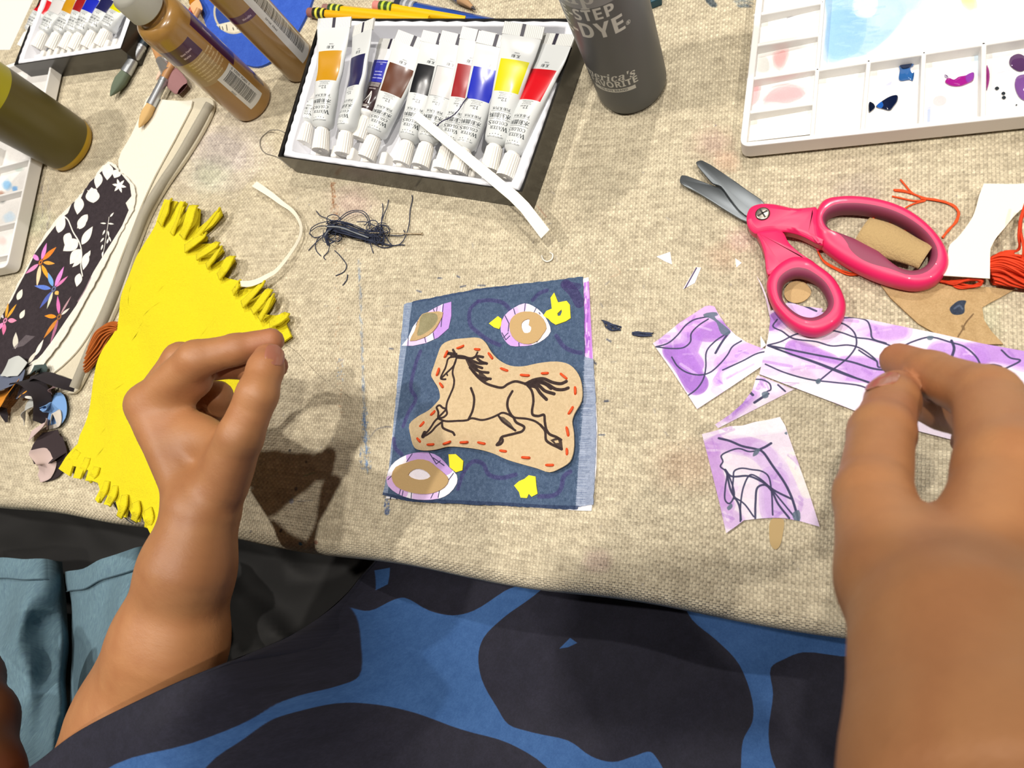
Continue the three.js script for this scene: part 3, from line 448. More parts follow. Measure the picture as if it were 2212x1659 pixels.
brush([300, 276], [326, 228], [356, 170], [430, 20], 4.3, 0, 0xc9a56c, 'paint brush with cream bristles lying on the white cloth strip', 0xb8bcc0, 9, 0xb9895a);
brush([394, 192], [368, 162], [346, 130, 7], [300, 20, 9], 7.5, 1, 0x9b7070, 'wide paint brush with dusty pink bristles behind the tall gold bottle', 0xc6c2bd, 6, 0xb9895a);
brush([337, 174], [349, 153], [362, 128], [420, 10], 1.6, 0, 0xd9b9a2, 'thin paint brush with a pale tip and red stained side', 0xcfd2d4, 5, 0xa8402a);
brush([430, 28], [420, 6], [410, -20], [390, -60], 4.6, 1, 0xe0a878, 'paint brush with gold ferrule and peach bristles behind the gold bottles', 0xc9a13a, 8, 0x8a5a30);
// ---------------------------------------------------------------- white plastic palettes
const plasticM = phys(0xeceae6, 0.38);
function wallBox(a, b, y0, y1, th, r = 0.0008) { const L = a.distanceTo(b) + th, g = new RoundedBoxGeometry(L, y1 - y0, th, 2, r); g.rotateY(Math.atan2(-(b.z - a.z), b.x - a.x)); g.translate((a.x + b.x) / 2, T + (y0 + y1) / 2, (a.z + b.z) / 2); return g; }
function paletteBase(o, O, U, V, w, d, flat, floorY) {
  const pt = (u, v) => O.clone().addScaledVector(U, u).addScaledVector(V, v), c = [pt(0, 0), pt(w, 0), pt(w, d), pt(0, d)];
  const s = new THREE.Shape(); const q = c.map((v) => new THREE.Vector2(v.x, -v.z)); const rad = 0.006; q.forEach((p, i) => { const a = q[(i + 3) % 4], b = q[(i + 1) % 4], p0 = p.clone().add(a.clone().sub(p).setLength(rad)), p1 = p.clone().add(b.clone().sub(p).setLength(rad)); i ? s.lineTo(p0.x, p0.y) : s.moveTo(p0.x, p0.y); s.quadraticCurveTo(p.x, p.y, p1.x, p1.y); });
  const inset = 0.003, hq = c.map((v, i) => { const cc = pt(w / 2, d / 2), dd = v.clone().sub(cc); return v.clone().addScaledVector(dd.clone().normalize(), -inset * 1.5); }); const hs = new THREE.Path(hq.map((v) => new THREE.Vector2(v.x, -v.z)).reverse());
  const rim = s.clone(); rim.holes.push(hs); const rg = new THREE.ExtrudeGeometry(rim, { depth: 0.0095, bevelEnabled: true, bevelSize: 0.0006, bevelThickness: 0.0006, bevelSegments: 2, bevelOffset: -0.0006 }); rg.rotateX(-Math.PI / 2); rg.translate(0, T + 0.0026, 0); part('rim', rg, plasticM, o);
  const fg = new THREE.ExtrudeGeometry(new THREE.Shape(hq.map((v) => { const cc = pt(w / 2, d / 2), dd = v.clone().sub(cc); return v.clone().addScaledVector(dd.normalize(), 0.0015); }).map((v) => new THREE.Vector2(v.x, -v.z))), { depth: 0.0014, bevelEnabled: false }); fg.rotateX(-Math.PI / 2); fg.translate(0, T + floorY - 0.0014, 0);
  const p = fg.attributes.position, uv = fg.attributes.uv; for (let i = 0; i < p.count; i++) { const [a, b] = flat.uv(p.getX(i), p.getZ(i)); uv.setXY(i, a, b); }
  part('mixing_floor', fg, new THREE.MeshPhysicalMaterial({ map: flat.texture(), roughness: 0.35 }), o);
  for (const [u, v] of [[0.02, 0.02], [w - 0.02, 0.02], [w - 0.02, d - 0.02], [0.02, d - 0.02]]) { const f = new THREE.CylinderGeometry(0.006, 0.006, floorY - 0.0012, 16), q2 = pt(u, v); f.translate(q2.x, T + (floorY - 0.0012) / 2 + 0.0001, q2.z); part('foot', f, plasticM, o); }
}
{
  const o = thing('paint_palette', 'large white plastic paint palette with blue and purple paint in its wells', 'palette');
  const O = P(1597, 317, 13), U = P(2212, 250, 13).sub(O).normalize(), V = P(1633, 0, 13).sub(O).normalize(), w = 0.27, d = 0.2;
  const f = new Flat([[1560, 360], [2420, 360], [2420, -230], [1560, -230]], 5200, '#efedea', 5);
  const wash = (pts, col, al, n = 7, jit = 16) => { for (let i = 0; i < n; i++) f.poly(pts.map(([x, y]) => [x + rr(-jit, jit), y + rr(-jit, jit)]), col, al / n * 1.6, 4); };
  wash([[1790, -60], [1890, -40], [1960, 20], [1925, 75], [1880, 110], [1830, 130], [1788, 133], [1785, 60]], '#8fbfe0', 0.85, 8, 9); wash([[1800, 20], [1870, 40], [1850, 110], [1795, 120]], '#7fb4dc', 0.6, 6, 8); wash([[1900, -20], [1990, -20], [2010, 10], [1940, 50], [1890, 60]], '#c3dde2', 0.6); wash([[1930, -5], [1990, 0], [1960, 30]], '#a9cbe0', 0.6);
  wash([[1850, -10], [1890, 0], [1880, 30], [1850, 30]], '#f2f3f2', 0.8, 6, 8); wash([[2078, -30], [2100, -10], [2108, 15], [2095, 20], [2080, 8]], '#dcec8a', 0.8, 6, 4); wash([[2000, 20], [2130, 20], [2150, 70], [2020, 80]], '#f6f6da', 0.5);
  for (let i = 0; i < 60; i++) f.line([[rr(1790, 1890), rr(-20, 125)], [0, 0]].map((p, k, a) => (k ? [a[0][0] + rr(10, 30), a[0][1] + rr(-8, 4)] : p)), rr(0.6, 1.6), rnd() < 0.5 ? '#b4d6ea' : '#7fb2d8', 0.25, 0);
  wash([[1672, 195], [1720, 188], [1740, 205], [1715, 220], [1660, 222], [1645, 225]], '#ee9a9e', 1.0, 8, 9); wash([[1612, 185], [1640, 180], [1632, 225], [1612, 232]], '#eeaab2', 0.9, 7, 6); wash([[1672, 122], [1700, 112], [1690, 150], [1680, 152]], '#e8a09c', 0.9, 8, 6); wash([[1636, 130], [1655, 125], [1660, 155], [1636, 155]], '#d2cfcc', 0.8, 6, 2); wash([[1625, 270], [1730, 250], [1745, 285], [1625, 298]], '#f3f0d8', 0.5);
  f.line([[1700, 43], [1722, 37]], 0.4, '#7a7a84', 0.8, 0); f.dot([2030, 218], 3.0, '#dcbfc0'); f.poly([[1997, 238], [2010, 230], [2024, 240], [2020, 258], [2005, 268], [1996, 255]], '#c6cdea', 0.9, 3); f.line([[2007, 238], [2006, 262]], 1, '#aebbe6', 0.7); f.dot([2157, 160], 2.6, '#d9d6da', 0.8); wash([[2140, 120], [2212, 110], [2212, 240], [2140, 245]], '#e2e2e4', 0.6);
  wash([[1912, 185], [1928, 175], [1924, 184]], '#aab0d2', 0.9, 4, 1); f.line([[2150, 160], [2185, 150]], 0.5, '#b7b0c0', 0.6, 0); f.line([[2110, 120], [2112, 160]], 2.2, '#b7d2e4', 0.6, 0);
  f.grain(5);
  paletteBase(o, O, U, V, w, d, f, 0.005);
  const W = (a, b, y1 = 0.012) => part('divider', wallBox(P(a[0], a[1], 12), P(b[0], b[1], 12), 0.0045, y1, 0.0022), plasticM, o);
  W([1754, 296], [1781, -40]); W([1765, 150], [1876, 132]); W([1876, 132], [1996, 114]); W([1996, 114], [2124, 94]); W([2124, 94], [2250, 74]);
  for (const [a, b] of [[[1609, 243], [1757, 222]], [[1617, 170], [1763, 147]], [[1625, 98], [1770, 74]], [[1632, 31], [1776, 4]], [[1640, -34], [1780, -62]]]) W(a, b);
  for (const k of [0.04, 0.075, 0.11, 0.145]) { const q = O.clone().addScaledVector(U, w - 0.042).addScaledVector(V, k + 0.02), e = O.clone().addScaledVector(U, w - 0.004).addScaledVector(V, k + 0.02); part('divider', wallBox(q, e, 0.0045, 0.012, 0.0022), plasticM, o); } part('divider', wallBox(O.clone().addScaledVector(U, w - 0.042).addScaledVector(V, 0.004), O.clone().addScaledVector(U, w - 0.042).addScaledVector(V, d - 0.004), 0.0045, 0.012, 0.0022), plasticM, o);
  W([1863, 285], [1877, 132]); W([1990, 269], [1996, 114]); W([2124, 254], [2126, 94]); 
  // sloping floors of the left wells
  for (const [a, b, c2, e] of [[[1612, 306], [1752, 290], [1757, 224], [1612, 245]], [[1615, 240], [1756, 220], [1762, 149], [1620, 172]], [[1622, 168], [1762, 146], [1769, 76], [1628, 100]], [[1630, 96], [1768, 72], [1774, 6], [1635, 33]]]) {
    const q = [P(...a, 5.3), P(...b, 7.6), P(...c2, 7.6), P(...e, 5.3)], g = new THREE.BufferGeometry(); const pos = [], uv = []; for (const i of [0, 1, 2, 0, 2, 3]) { pos.push(q[i].x, q[i].y, q[i].z); uv.push(...f.uv(q[i].x, q[i].z)); } g.setAttribute('position', new THREE.Float32BufferAttribute(pos, 3)); g.setAttribute('uv', new THREE.Float32BufferAttribute(uv, 2)); g.computeVertexNormals(); part('well_slope', g, o.children.find((k) => k.name === 'mixing_floor').material, o);
  }
  const wet = (pts, col, y = 5.0, t = 1.1, name = 'paint_puddle') => part(name, plate(smooth(pts, 4), { h: 5, y0: y, t, bevel: 0.45, crease: 1.2 }), phys(col, 0.06, { clearcoat: 1, clearcoatRoughness: 0.03 }), o);
  wet([[1942, 140], [1955, 133], [1972, 134], [1973, 142], [1966, 150], [1970, 160], [1974, 158], [1971, 176], [1965, 174], [1945, 176], [1941, 172], [1943, 155]], 0x2a5f9e); wet([[1944, 142], [1955, 135], [1970, 136], [1966, 148], [1950, 152], [1944, 148]], 0x0f2546, 5.6, 1.0);
  wet([[1892, 232], [1905, 220], [1925, 209], [1938, 208], [1939, 218], [1930, 232], [1922, 240], [1907, 237]], 0x0e1a3a); wet([[1893, 232], [1904, 222], [1908, 230], [1904, 236]], 0x1c58ae, 5.3, 1.0); wet([[1878, 222], [1887, 226], [1890, 233], [1884, 240], [1877, 244]], 0x0c1730);
  wet([[2041, 178], [2048, 170], [2060, 174], [2070, 168], [2085, 165], [2102, 158], [2102, 174], [2085, 184], [2070, 188], [2052, 186]], 0x9c1c86); wet([[2040, 162], [2048, 166], [2048, 170], [2041, 168]], 0xa79ab4, 5, 0.7); wet([[2085, 167], [2102, 159], [2102, 173], [2088, 181]], 0x8a3aa0, 5.5, 0.9);
  wet([[2131, 142], [2136, 152], [2137, 175], [2131, 197]], 0xa03a86, 5, 0.8); wet([[2182, 126], [2200, 118], [2218, 128], [2222, 145], [2205, 156], [2192, 152], [2180, 140]], 0x53335e, 5, 0.6); wet([[2195, 168], [2212, 162], [2235, 165], [2235, 220], [2205, 215], [2192, 190]], 0x7a4f92, 5, 0.6);
  for (const [x, y, r] of [[2153, 192, 5], [2167, 203, 4.6], [2168, 212, 4.8], [2195, 228, 2]]) wet([[x - r, y], [x, y - r * 0.8], [x + r, y], [x, y + r * 0.8]], 0x2a3138, 5, 0.8, 'paint_drop');
}
{
  const o = thing('paint_palette', 'smaller used white paint palette lying beside the olive green bottle', 'palette');
  const O = P(14, 576, 13), V = P(118, 104, 13).sub(O), d = V.length(); V.normalize(); const U = new THREE.Vector3(V.z, 0, -V.x); if (U.x > 0) U.negate(); const w = 0.12;
  const f = new Flat([[-300, 620], [160, 620], [160, 60], [-300, 60]], 2600, '#dfdcd8', 5);
  const spl = (x, y, r, col, al) => { for (let q = 0; q < 6; q++) { const pts = []; for (let i = 0; i < 9; i++) { const a = i / 9 * 6.283, k = r * (0.4 + 0.1 * q) * rr(0.8, 1.2); pts.push([x + k * Math.cos(a), y + k * Math.sin(a)]); } f.poly(pts, col, al / 4, 3); } };
  spl(15, 400, 14, '#6fa9dc', 0.9); spl(32, 408, 8, '#5b96d6', 0.9); spl(5, 430, 12, '#2f3438', 0.6); spl(2, 420, 10, '#7d4a30', 0.6); spl(20, 470, 16, '#b9d2e6', 0.8); spl(40, 360, 14, '#a9bdb2', 0.9); spl(78, 148, 16, '#b5d3de', 0.9); spl(95, 130, 20, '#dfe6dc', 0.8); spl(5, 520, 12, '#e4b8b4', 0.7); f.grain(7);
  paletteBase(o, O, U, V, w, d, f, 0.005);
  for (const k of [0.2, 0.34, 0.48, 0.62]) part('divider', wallBox(O.clone().addScaledVector(U, 0.004).addScaledVector(V, d * k - 0.03), O.clone().addScaledVector(U, 0.05).addScaledVector(V, d * k - 0.03), 0.0045, 0.012, 0.002), plasticM, o);
  part('divider', wallBox(O.clone().addScaledVector(U, 0.05).addScaledVector(V, 0.004), O.clone().addScaledVector(U, 0.05).addScaledVector(V, d * 0.58), 0.0045, 0.012, 0.002), plasticM, o);
}
single('paper_sheet', plate([[-150, 110], [22, 108], [78, -12], [100, -70], [-60, -70]], { t: 0.3 }), std(0xe6e3da, 0.85), 'blank white sheet of paper beside the watercolour box near the green bottle', 'paper');

// ---------------------------------------------------------------- white cloth strip with the black flowered fabric
const feltBump = (r) => rep(fuzz, r);
{
  const o = thing('cloth_strip', 'folded white cotton strip with a thick beige edge beside the yellow felt', 'cloth');
  const fold = (x, z) => 0.0012 * noise2(x * 30, z * 30, 21);
  const base = [[322, 207], [345, 214], [400, 217], [436, 210], [460, 216], [462, 232], [440, 280], [400, 345], [362, 400], [326, 460], [297, 535], [276, 600], [249, 670], [215, 745], [184, 815], [160, 850], [120, 840], [95, 812], [140, 740], [180, 650], [220, 560], [250, 470], [262, 400], [258, 345], [285, 290], [305, 245]];
  part('backing_layer', plate(smooth(base, 3), { h: 3, t: 3.2, edge: 0.012, fn: fold, bevel: 1 }), std(0xd3cab2, 0.95, { bumpMap: feltBump(40), bumpScale: 0.0006 }), o);
  const top = [[324, 208], [345, 215], [402, 219], [416, 218], [388, 280], [356, 340], [326, 400], [303, 450], [284, 500], [260, 560], [242, 610], [218, 670], [186, 730], [150, 775], [100, 812], [85, 800], [130, 740], [175, 655], [218, 560], [252, 470], [262, 400], [256, 345], [284, 292], [306, 246]];
  part('top_layer', plate(smooth(top, 3), { h: 5, y0: 3.3, t: 1.1, edge: 0.012, fn: (x, z) => fold(x, z) + 0.0005 }), std(0xe9e3d2, 0.95, { bumpMap: feltBump(50), bumpScale: 0.0004 }), o);
  const ridge = [[454, 226], [422, 285], [384, 345], [348, 400], [314, 462], [286, 530], [264, 590], [238, 660], [203, 738], [160, 838]].map(([x, y]) => P(x, y, 5)); ridge.forEach((p, i) => { p.y += 0.0006 * Math.sin(i * 2); });
  part('selvedge_roll', tube(ridge, 0.0036, 6, 12), std(0xcdc5b0, 0.95, { bumpMap: feltBump(12), bumpScale: 0.0006 }), o);
}
{
  const out = [[236, 349], [253, 357], [260, 372], [278, 384], [292, 402], [297, 420], [290, 455], [272, 486], [258, 515], [236, 560], [214, 604], [192, 642], [165, 690], [138, 735], [112, 770], [88, 798], [60, 812], [20, 825], [-30, 830], [-30, 745], [4, 690], [22, 655], [45, 610], [70, 560], [98, 512], [130, 468], [160, 440], [185, 412], [205, 385], [222, 362]];
  const rough = []; for (let i = 0; i < out.length; i++) { const a = out[i], b = out[(i + 1) % out.length]; for (let k = 0; k < 5; k++) rough.push([a[0] + (b[0] - a[0]) * k / 5 + rr(-1.2, 1.2), a[1] + (b[1] - a[1]) * k / 5 + rr(-1.2, 1.2)]); }
  const f = new Flat(rough, 6200, '#ddd8cc', 6);
  f.poly([[240, 356], [262, 374], [284, 400], [287, 425], [274, 440], [280, 455], [266, 488], [250, 515], [232, 545], [205, 590], [188, 625], [168, 662], [142, 700], [118, 735], [96, 765], [72, 790], [40, 808], [-40, 840], [-40, 700], [8, 680], [30, 648], [54, 600], [78, 548], [100, 520], [140, 470], [150, 462], [158, 440], [178, 430], [190, 402], [215, 378], [228, 366]], '#2a2025');
  const K = (p) => bx(p, 3.16, 0, 380), leaf = (x, y, a, l, w, col = '#e6e3d8') => { const p = []; for (let i = 0; i < 16; i++) { const t = i / 15; p.push([x + Math.cos(a) * l * t - Math.sin(a) * w * Math.sin(Math.PI * Math.pow(t, 0.8)), y + Math.sin(a) * l * t + Math.cos(a) * w * Math.sin(Math.PI * Math.pow(t, 0.8))]); } for (let i = 15; i >= 0; i--) { const t = i / 15; p.push([x + Math.cos(a) * l * t + Math.sin(a) * w * Math.sin(Math.PI * Math.pow(t, 0.8)), y + Math.sin(a) * l * t - Math.cos(a) * w * Math.sin(Math.PI * Math.pow(t, 0.8))]); } f.poly(p, col); };
  // white leaves at the upper end
  leaf(236, 355, 1.62, 36, 12); leaf(258, 368, 2.0, 20, 10); leaf(218, 376, 1.75, 34, 9); leaf(196, 415, 0.65, 22, 13); leaf(205, 440, 4.6, 34, 15); leaf(176, 428, 1.7, 38, 11); leaf(193, 465, 2.2, 38, 8); leaf(175, 497, 5.1, 34, 9); leaf(130, 505, 5.0, 42, 10);
  f.line([[140, 468], [150, 476], [162, 503], [175, 526], [180, 550], [178, 575], [182, 598]], 1.1, '#e6e3d8'); f.line([[193, 413], [198, 425]], 0.8, '#e6e3d8', 1, 0);
  leaf(155, 505, 2.0, 28, 9); leaf(172, 520, 2.5, 40, 13); leaf(178, 540, 2.2, 40, 12); leaf(180, 530, 5.25, 46, 8); leaf(192, 548, 1.8, 38, 8); leaf(180, 560, 2.4, 28, 5); leaf(176, 592, 1.8, 30, 8); leaf(190, 560, 5.2, 20, 4);
  // small outline flower and fern
  for (let i = 0; i < 6; i++) leaf(261, 403, i * 1.05 + 0.2, 16, 3, '#f0ede2'); for (const [x, y, a] of [[240, 470, 5.4], [232, 484, 3.2], [236, 484, 0.1], [230, 498, 2.0], [236, 500, 1.4], [228, 515, 2.2], [238, 512, 1.2], [226, 530, 1.9], [234, 528, 5], [226, 545, 1.7]]) leaf(x, y, a, 13, 1.8, '#e6e3d8');
  f.line([[238, 470], [234, 500], [230, 530], [226, 552]], 0.5, '#e6e3d8');
  const flower = (x, y, list, eye) => { for (const [a, l, w, col] of list) leaf(x + 6 * Math.cos(a), y + 6 * Math.sin(a), a, l, w, col); f.dot([x, y], 2.4, eye); f.dot([x, y], 1.0, '#2a2025'); };
  flower(91, 568, [[-1.25, 38, 4.5, '#d982c8'], [-0.75, 42, 5, '#dd7a1e'], [0.1, 26, 4, '#e09a3a'], [1.1, 38, 4.5, '#e39a25'], [1.7, 48, 4.5, '#e8c9a0'], [2.5, 36, 4.5, '#d487b5'], [3.9, 22, 5, '#d982c8']], '#c06a20');
  flower(120, 626, [[-1.9, 32, 5, '#6f9fd8'], [-1.15, 48, 4.5, '#d982c8'], [-0.75, 36, 3, '#cf74a8'], [3.3, 36, 5, '#5a78cc'], [2.2, 46, 4, '#4b5ca8'], [1.9, 40, 3, '#c9cbb0'], [0.9, 10, 5, '#d8aa58']], '#5b6688');
  flower(132, 686, [[-1.65, 40, 4, '#cf6aa8'], [-1.05, 46, 2, '#b08a90'], [3.2, 26, 4.5, '#ef8a16'], [2.2, 52, 4, '#c47a28'], [1.9, 56, 3, '#a0607c'], [-0.7, 24, 2.5, '#d9d0c4']], '#8a5a30');
  flower(15, 694, [[-1.4, 34, 3, '#d99a2a'], [-0.95, 38, 3, '#d99a2a'], [0.0, 20, 5, '#e08aa8'], [1.7, 26, 4.5, '#d8709a'], [2.3, 26, 4.5, '#d982b4'], [-2.2, 30, 4, '#c9c3c8']], '#c77a9c');
  leaf(42, 650, 5.15, 26, 6, '#dedccb'); leaf(48, 690, 5.2, 22, 5, '#dedccb'); leaf(36, 755, -1.5, 36, 6, '#cfcabb'); f.poly([[30, 755], [60, 725], [80, 728], [55, 748]], '#6a6266', 0.7); leaf(64, 787, -0.95, 34, 4, '#cfcabb'); leaf(80, 770, -1.1, 40, 4, '#e4e0d2'); leaf(66, 790, -0.5, 36, 3, '#d8d3c4');
  f.line([[200, 602], [186, 630], [172, 652]], 1.2, '#8d7580', 0.8); f.grain(12);
  single('flowered_fabric', plate(rough, { h: 6, y0: 4.9, t: 0.5, edge: 0.012, fn: (x, z) => 0.0012 * noise2(x * 40, z * 40, 33) - (z > -0.24 && x < -0.52 ? 0 : 0) + 0.0013, flat: f }), f.mat(0.9, { side: THREE.DoubleSide }), 'black fabric piece printed with white leaves and coloured flowers', 'fabric');
}
// curled and crumpled fabric offcuts
function ribbonStrip(list, mat, name, label, cat, thick = 0.0004) {
  // list: [x, y, height mm, half width mm, tilt] along the strip
  const c = curve3(list.map(([x, y, h]) => P(x, y, h))), n = list.length * 8, rows = [];
  for (let i = 0; i <= n; i++) { const t = i / n, k = t * (list.length - 1), a = Math.min(list.length - 2, Math.floor(k)), fr = k - a, L = (q) => list[a][q] + (list[a + 1][q] - list[a][q]) * fr; const p = c.getPoint(t), d = c.getTangent(t), side = new THREE.Vector3().crossVectors(d, new THREE.Vector3(0, 1, 0)).normalize(), up = new THREE.Vector3().crossVectors(side, d).normalize(), w = L(3) / 1000, ti = L(4); const row = []; for (let j = 0; j <= 6; j++) { const s = (j / 6 - 0.5) * 2 * w; row.push(p.clone().addScaledVector(side, s * Math.cos(ti)).addScaledVector(up, s * Math.sin(ti) + 0.06 * (s * s) / w)); } rows.push(row); }
  return gridSurface(rows, thick);
}
function printMat(cols, s) { return new THREE.MeshStandardMaterial({ roughness: 0.9, side: THREE.DoubleSide, map: canvasTex(256, 256, (c, w, h) => { c.fillStyle = '#2b2328'; c.fillRect(0, 0, w, h); let q = s; for (let i = 0; i < 26; i++) { q = (q * 16807) % 2147483647; c.fillStyle = cols[i % cols.length]; c.beginPath(); c.ellipse(q % 256, (q >> 8) % 256, 26, 10, (q % 7), 0, 7); c.fill(); } }) }); }
{
  const o = thing('fabric_scraps', 'tangled bunch of black flowered fabric offcuts with orange and blue print', 'fabric scraps');
  const pr = printMat(['#d8d6cc', '#7f8fae', '#e39a25', '#2b2328', '#2b2328'], 77); pr.map.repeat.set(30, 30);
  const add = (list, mat, name = 'offcut') => { part(name, ribbonStrip(list, mat), mat, o); };
  const black = std(0x241d22, 0.9, { side: THREE.DoubleSide }), grey = std(0xb9bcb8, 0.9, { side: THREE.DoubleSide }), blue = std(0x6f97c9, 0.9, { side: THREE.DoubleSide }), cream = std(0xcfc8bc, 0.9, { side: THREE.DoubleSide }), orange = std(0xd98a1c, 0.9, { side: THREE.DoubleSide }), slate = std(0x5c6478, 0.9, { side: THREE.DoubleSide });
  add([[60, 825, 9, 5, 0.4], [90, 812, 14, 6, 0.9], [125, 824, 12, 5, 0.6], [165, 836, 3, 4, 0.1]], black); add([[30, 845, 4, 6, 0.4], [42, 825, 13, 6, 1.1], [75, 832, 17, 7, 0.9], [92, 860, 14, 6, 1.2], [90, 895, 8, 5, 1.3], [84, 912, 3, 4, 1.0]], black);
  add([[40, 850, 10, 5, 0.2], [65, 842, 15, 8, 0.5], [88, 850, 11, 7, 0.3], [100, 880, 5, 5, 0.6]], pr); add([[55, 905, 3, 7, 0.3], [58, 882, 9, 8, 0.4], [78, 876, 11, 6, 0.9]], grey); add([[96, 880, 9, 6, 1.0], [112, 868, 8, 9, 0.5], [118, 895, 5, 10, 0.3], [100, 915, 1.5, 4, 0.2]], blue); add([[112, 905, 4, 6, 0.3], [122, 890, 7, 3, 0.9], [127, 915, 4, 1.5, 0.6], [106, 924, 2, 1.5, 0.5]], cream);
  add([[-18, 868, 4, 8, 0.2], [8, 862, 10, 10, 0.3], [25, 840, 14, 9, 0.5], [40, 822, 15, 6, 0.6]], orange); add([[-20, 835, 9, 9, 0.2], [20, 822, 15, 9, 0.4], [52, 812, 12, 6, 0.3]], slate); add([[8, 880, 7, 3, 0.3], [10, 895, 4, 3, 0.5], [15, 912, 1.5, 1, 0.1]], black); add([[70, 800, 13, 5, 0.4], [88, 795, 12, 5, 0.9], [84, 805, 10, 3, 0.6]], std(0x3b4a48, 0.9, { side: THREE.DoubleSide }));
  add([[12, 795, 12, 7, 0.2], [30, 792, 14, 9, 0.2], [50, 798, 12, 6, 0.3]], grey); add([[112, 850, 9, 2, 0.4], [110, 840, 11, 4, 0.8], [130, 832, 9, 4, 0.8]], std(0x8a7074, 0.9, { side: THREE.DoubleSide }));
}
{
  const o = thing('fabric_curl', 'curled offcut of black fabric with pale pink underside beside the yellow felt', 'fabric scrap');
  const pink = std(0xcbb4ae, 0.9, { side: THREE.DoubleSide }), black = std(0x2c2023, 0.9, { side: THREE.DoubleSide });
  for (const [l, m] of [[[[66, 943, 2, 4, 0.2], [84, 930, 7, 8, 0.6], [100, 918, 7, 6, 0.8], [106, 910, 3, 1, 0.4]], pink], [[[110, 932, 4, 6, 0.2], [104, 960, 6, 13, 0.2], [112, 990, 7, 12, 0.3], [112, 1012, 5, 8, 0.6], [94, 1034, 1.5, 3, 0.4]], black], [[[76, 968, 6, 3, 0.8], [88, 978, 11, 7, 1.0], [102, 1000, 9, 6, 0.8], [98, 1020, 5, 6, 0.5], [86, 1034, 1.5, 3, 0.2]], pink], [[[108, 998, 8, 2, 0.6], [122, 990, 8, 3, 0.7], [143, 978, 4, 1.5, 0.5]], black]]) part('offcut', ribbonStrip(l, m), m, o);
}
// ---------------------------------------------------------------- skeins of embroidery floss and loose thread
function skein(name, label, col, spine, rad, n, rT) {
  const o = thing(name, label, 'thread'), gs = [];
  for (let i = 0; i < n; i++) { const a = i / n * 6.283 * 3.3, q = Math.sqrt((i + 0.5) / n), ph = rr(0, 6), list = spine.map(([x, y, h, s = 1], k) => { const p = P(x, y, h), k2 = spine[Math.min(k + 1, spine.length - 1)], k1 = spine[Math.max(k - 1, 0)], d = P(k2[0], k2[1], 5).sub(P(k1[0], k1[1], 5)).setY(0).normalize(), sd = new THREE.Vector3(d.z, 0, -d.x); return p.addScaledVector(sd, Math.cos(a + k * 0.35) * q * rad * s / 1000).add(new THREE.Vector3(0, Math.max(-h / 1000 + rT / 1000, Math.sin(a + k * 0.35) * q * rad * 0.55 * s / 1000), 0)); }); gs.push(tube(list, rT / 1000, 5, 5)); }
  part('strands', merge(gs), std(col, 0.75), o); return o;
}
skein('floss_skein', 'burnt orange embroidery floss skein tucked under the yellow felt', 0xa9560a, [[258, 706, 4, 0.6], [240, 708, 5, 0.8], [222, 724, 6, 1.1], [210, 752, 6, 1.15], [196, 776, 5, 0.9], [182, 796, 4, 0.7], [172, 806, 3, 0.5]], 6.4, 46, 0.55);
{
  const o = skein('floss_skein', 'red orange embroidery floss skein beside the white paper shape', 0xdc3a06, [[2138, 590, 5, 0.9], [2160, 584, 6, 1.1], [2190, 586, 6.5, 1.15], [2225, 592, 6, 1.1], [2290, 600, 5, 1]], 7, 50, 0.55);
  const loose = []; for (const l of [[[2146, 560, 3], [2170, 545, 5], [2198, 540, 7], [2202, 510, 12], [2206, 470, 16], [2216, 440, 17]], [[2216, 452, 14], [2204, 480, 13], [2210, 540, 10], [2208, 565, 8]], [[2190, 548, 7], [2165, 545, 5], [2143, 556, 2]], [[2032, 606, 3], [2060, 612, 4], [2090, 603, 5], [2118, 605, 5], [2120, 613, 4], [2100, 620, 3], [2070, 620, 2], [2050, 610, 1.5]], [[2034, 609, 2], [2068, 607, 4], [2112, 602, 6], [2122, 608, 5], [2104, 617, 3], [2075, 614, 2]]]) for (let k = 0; k < 4; k++) loose.push(cable(l.map(([x, y, h]) => [x + rr(-2.5, 2.5), y + rr(-2.5, 2.5), h + rr(-0.5, 1)]), 0.5));
  part('loose_loops', merge(loose), std(0xdc3a06, 0.75), o);
}
{
  const o = thing('floss_strand', 'loose red orange floss strand looping under the scissors', 'thread'), gs = [];
  const main = [[2036, 513, 1], [2050, 495, 1], [2066, 478, 1], [2071, 460, 1], [2062, 447, 1], [2040, 437, 1], [2012, 430, 1], [1990, 428, 1]];
  for (let k = 0; k < 5; k++) gs.push(cable(main.map(([x, y, h]) => [x + rr(-2, 2), y + rr(-2, 2), h]), 0.42));
  for (const l of [[[2005, 430, 0.7], [1972, 418, 0.7], [1955, 400, 0.7], [1945, 388, 0.7]], [[2005, 431, 0.8], [1975, 420, 0.8], [1950, 411, 0.8], [1930, 410, 0.8]], [[2000, 432, 0.7], [1972, 419, 0.7], [1952, 414, 0.7], [1932, 412, 0.7]], [[2000, 433, 0.6], [1975, 434, 0.6], [1950, 429, 0.6], [1927, 424, 0.6]], [[1998, 434, 0.7], [1975, 440, 0.7], [1960, 447, 0.7], [1950, 455, 0.7]], [[1900, 466, 2], [1886, 472, 3], [1874, 482, 3], [1867, 500, 2], [1864, 515, 1]], [[1896, 467, 2], [1884, 474, 3], [1872, 486, 3], [1866, 498, 2]], [[1923, 476, 2], [1922, 484, 2], [1920, 492, 1]], [[1955, 494, 2], [1956, 506, 2], [1953, 514, 1]], [[1766, 540, 1], [1776, 560, 1], [1800, 576, 1], [1830, 588, 1], [1868, 594, 1], [1900, 590, 1]], [[1767, 544, 1.2], [1780, 566, 1.2], [1806, 582, 1.2], [1836, 594, 1.2], [1870, 590, 1.2]]]) gs.push(cable(l, 0.45));
  part('strands', merge(gs), std(0xdf4a0c, 0.75), o);
}
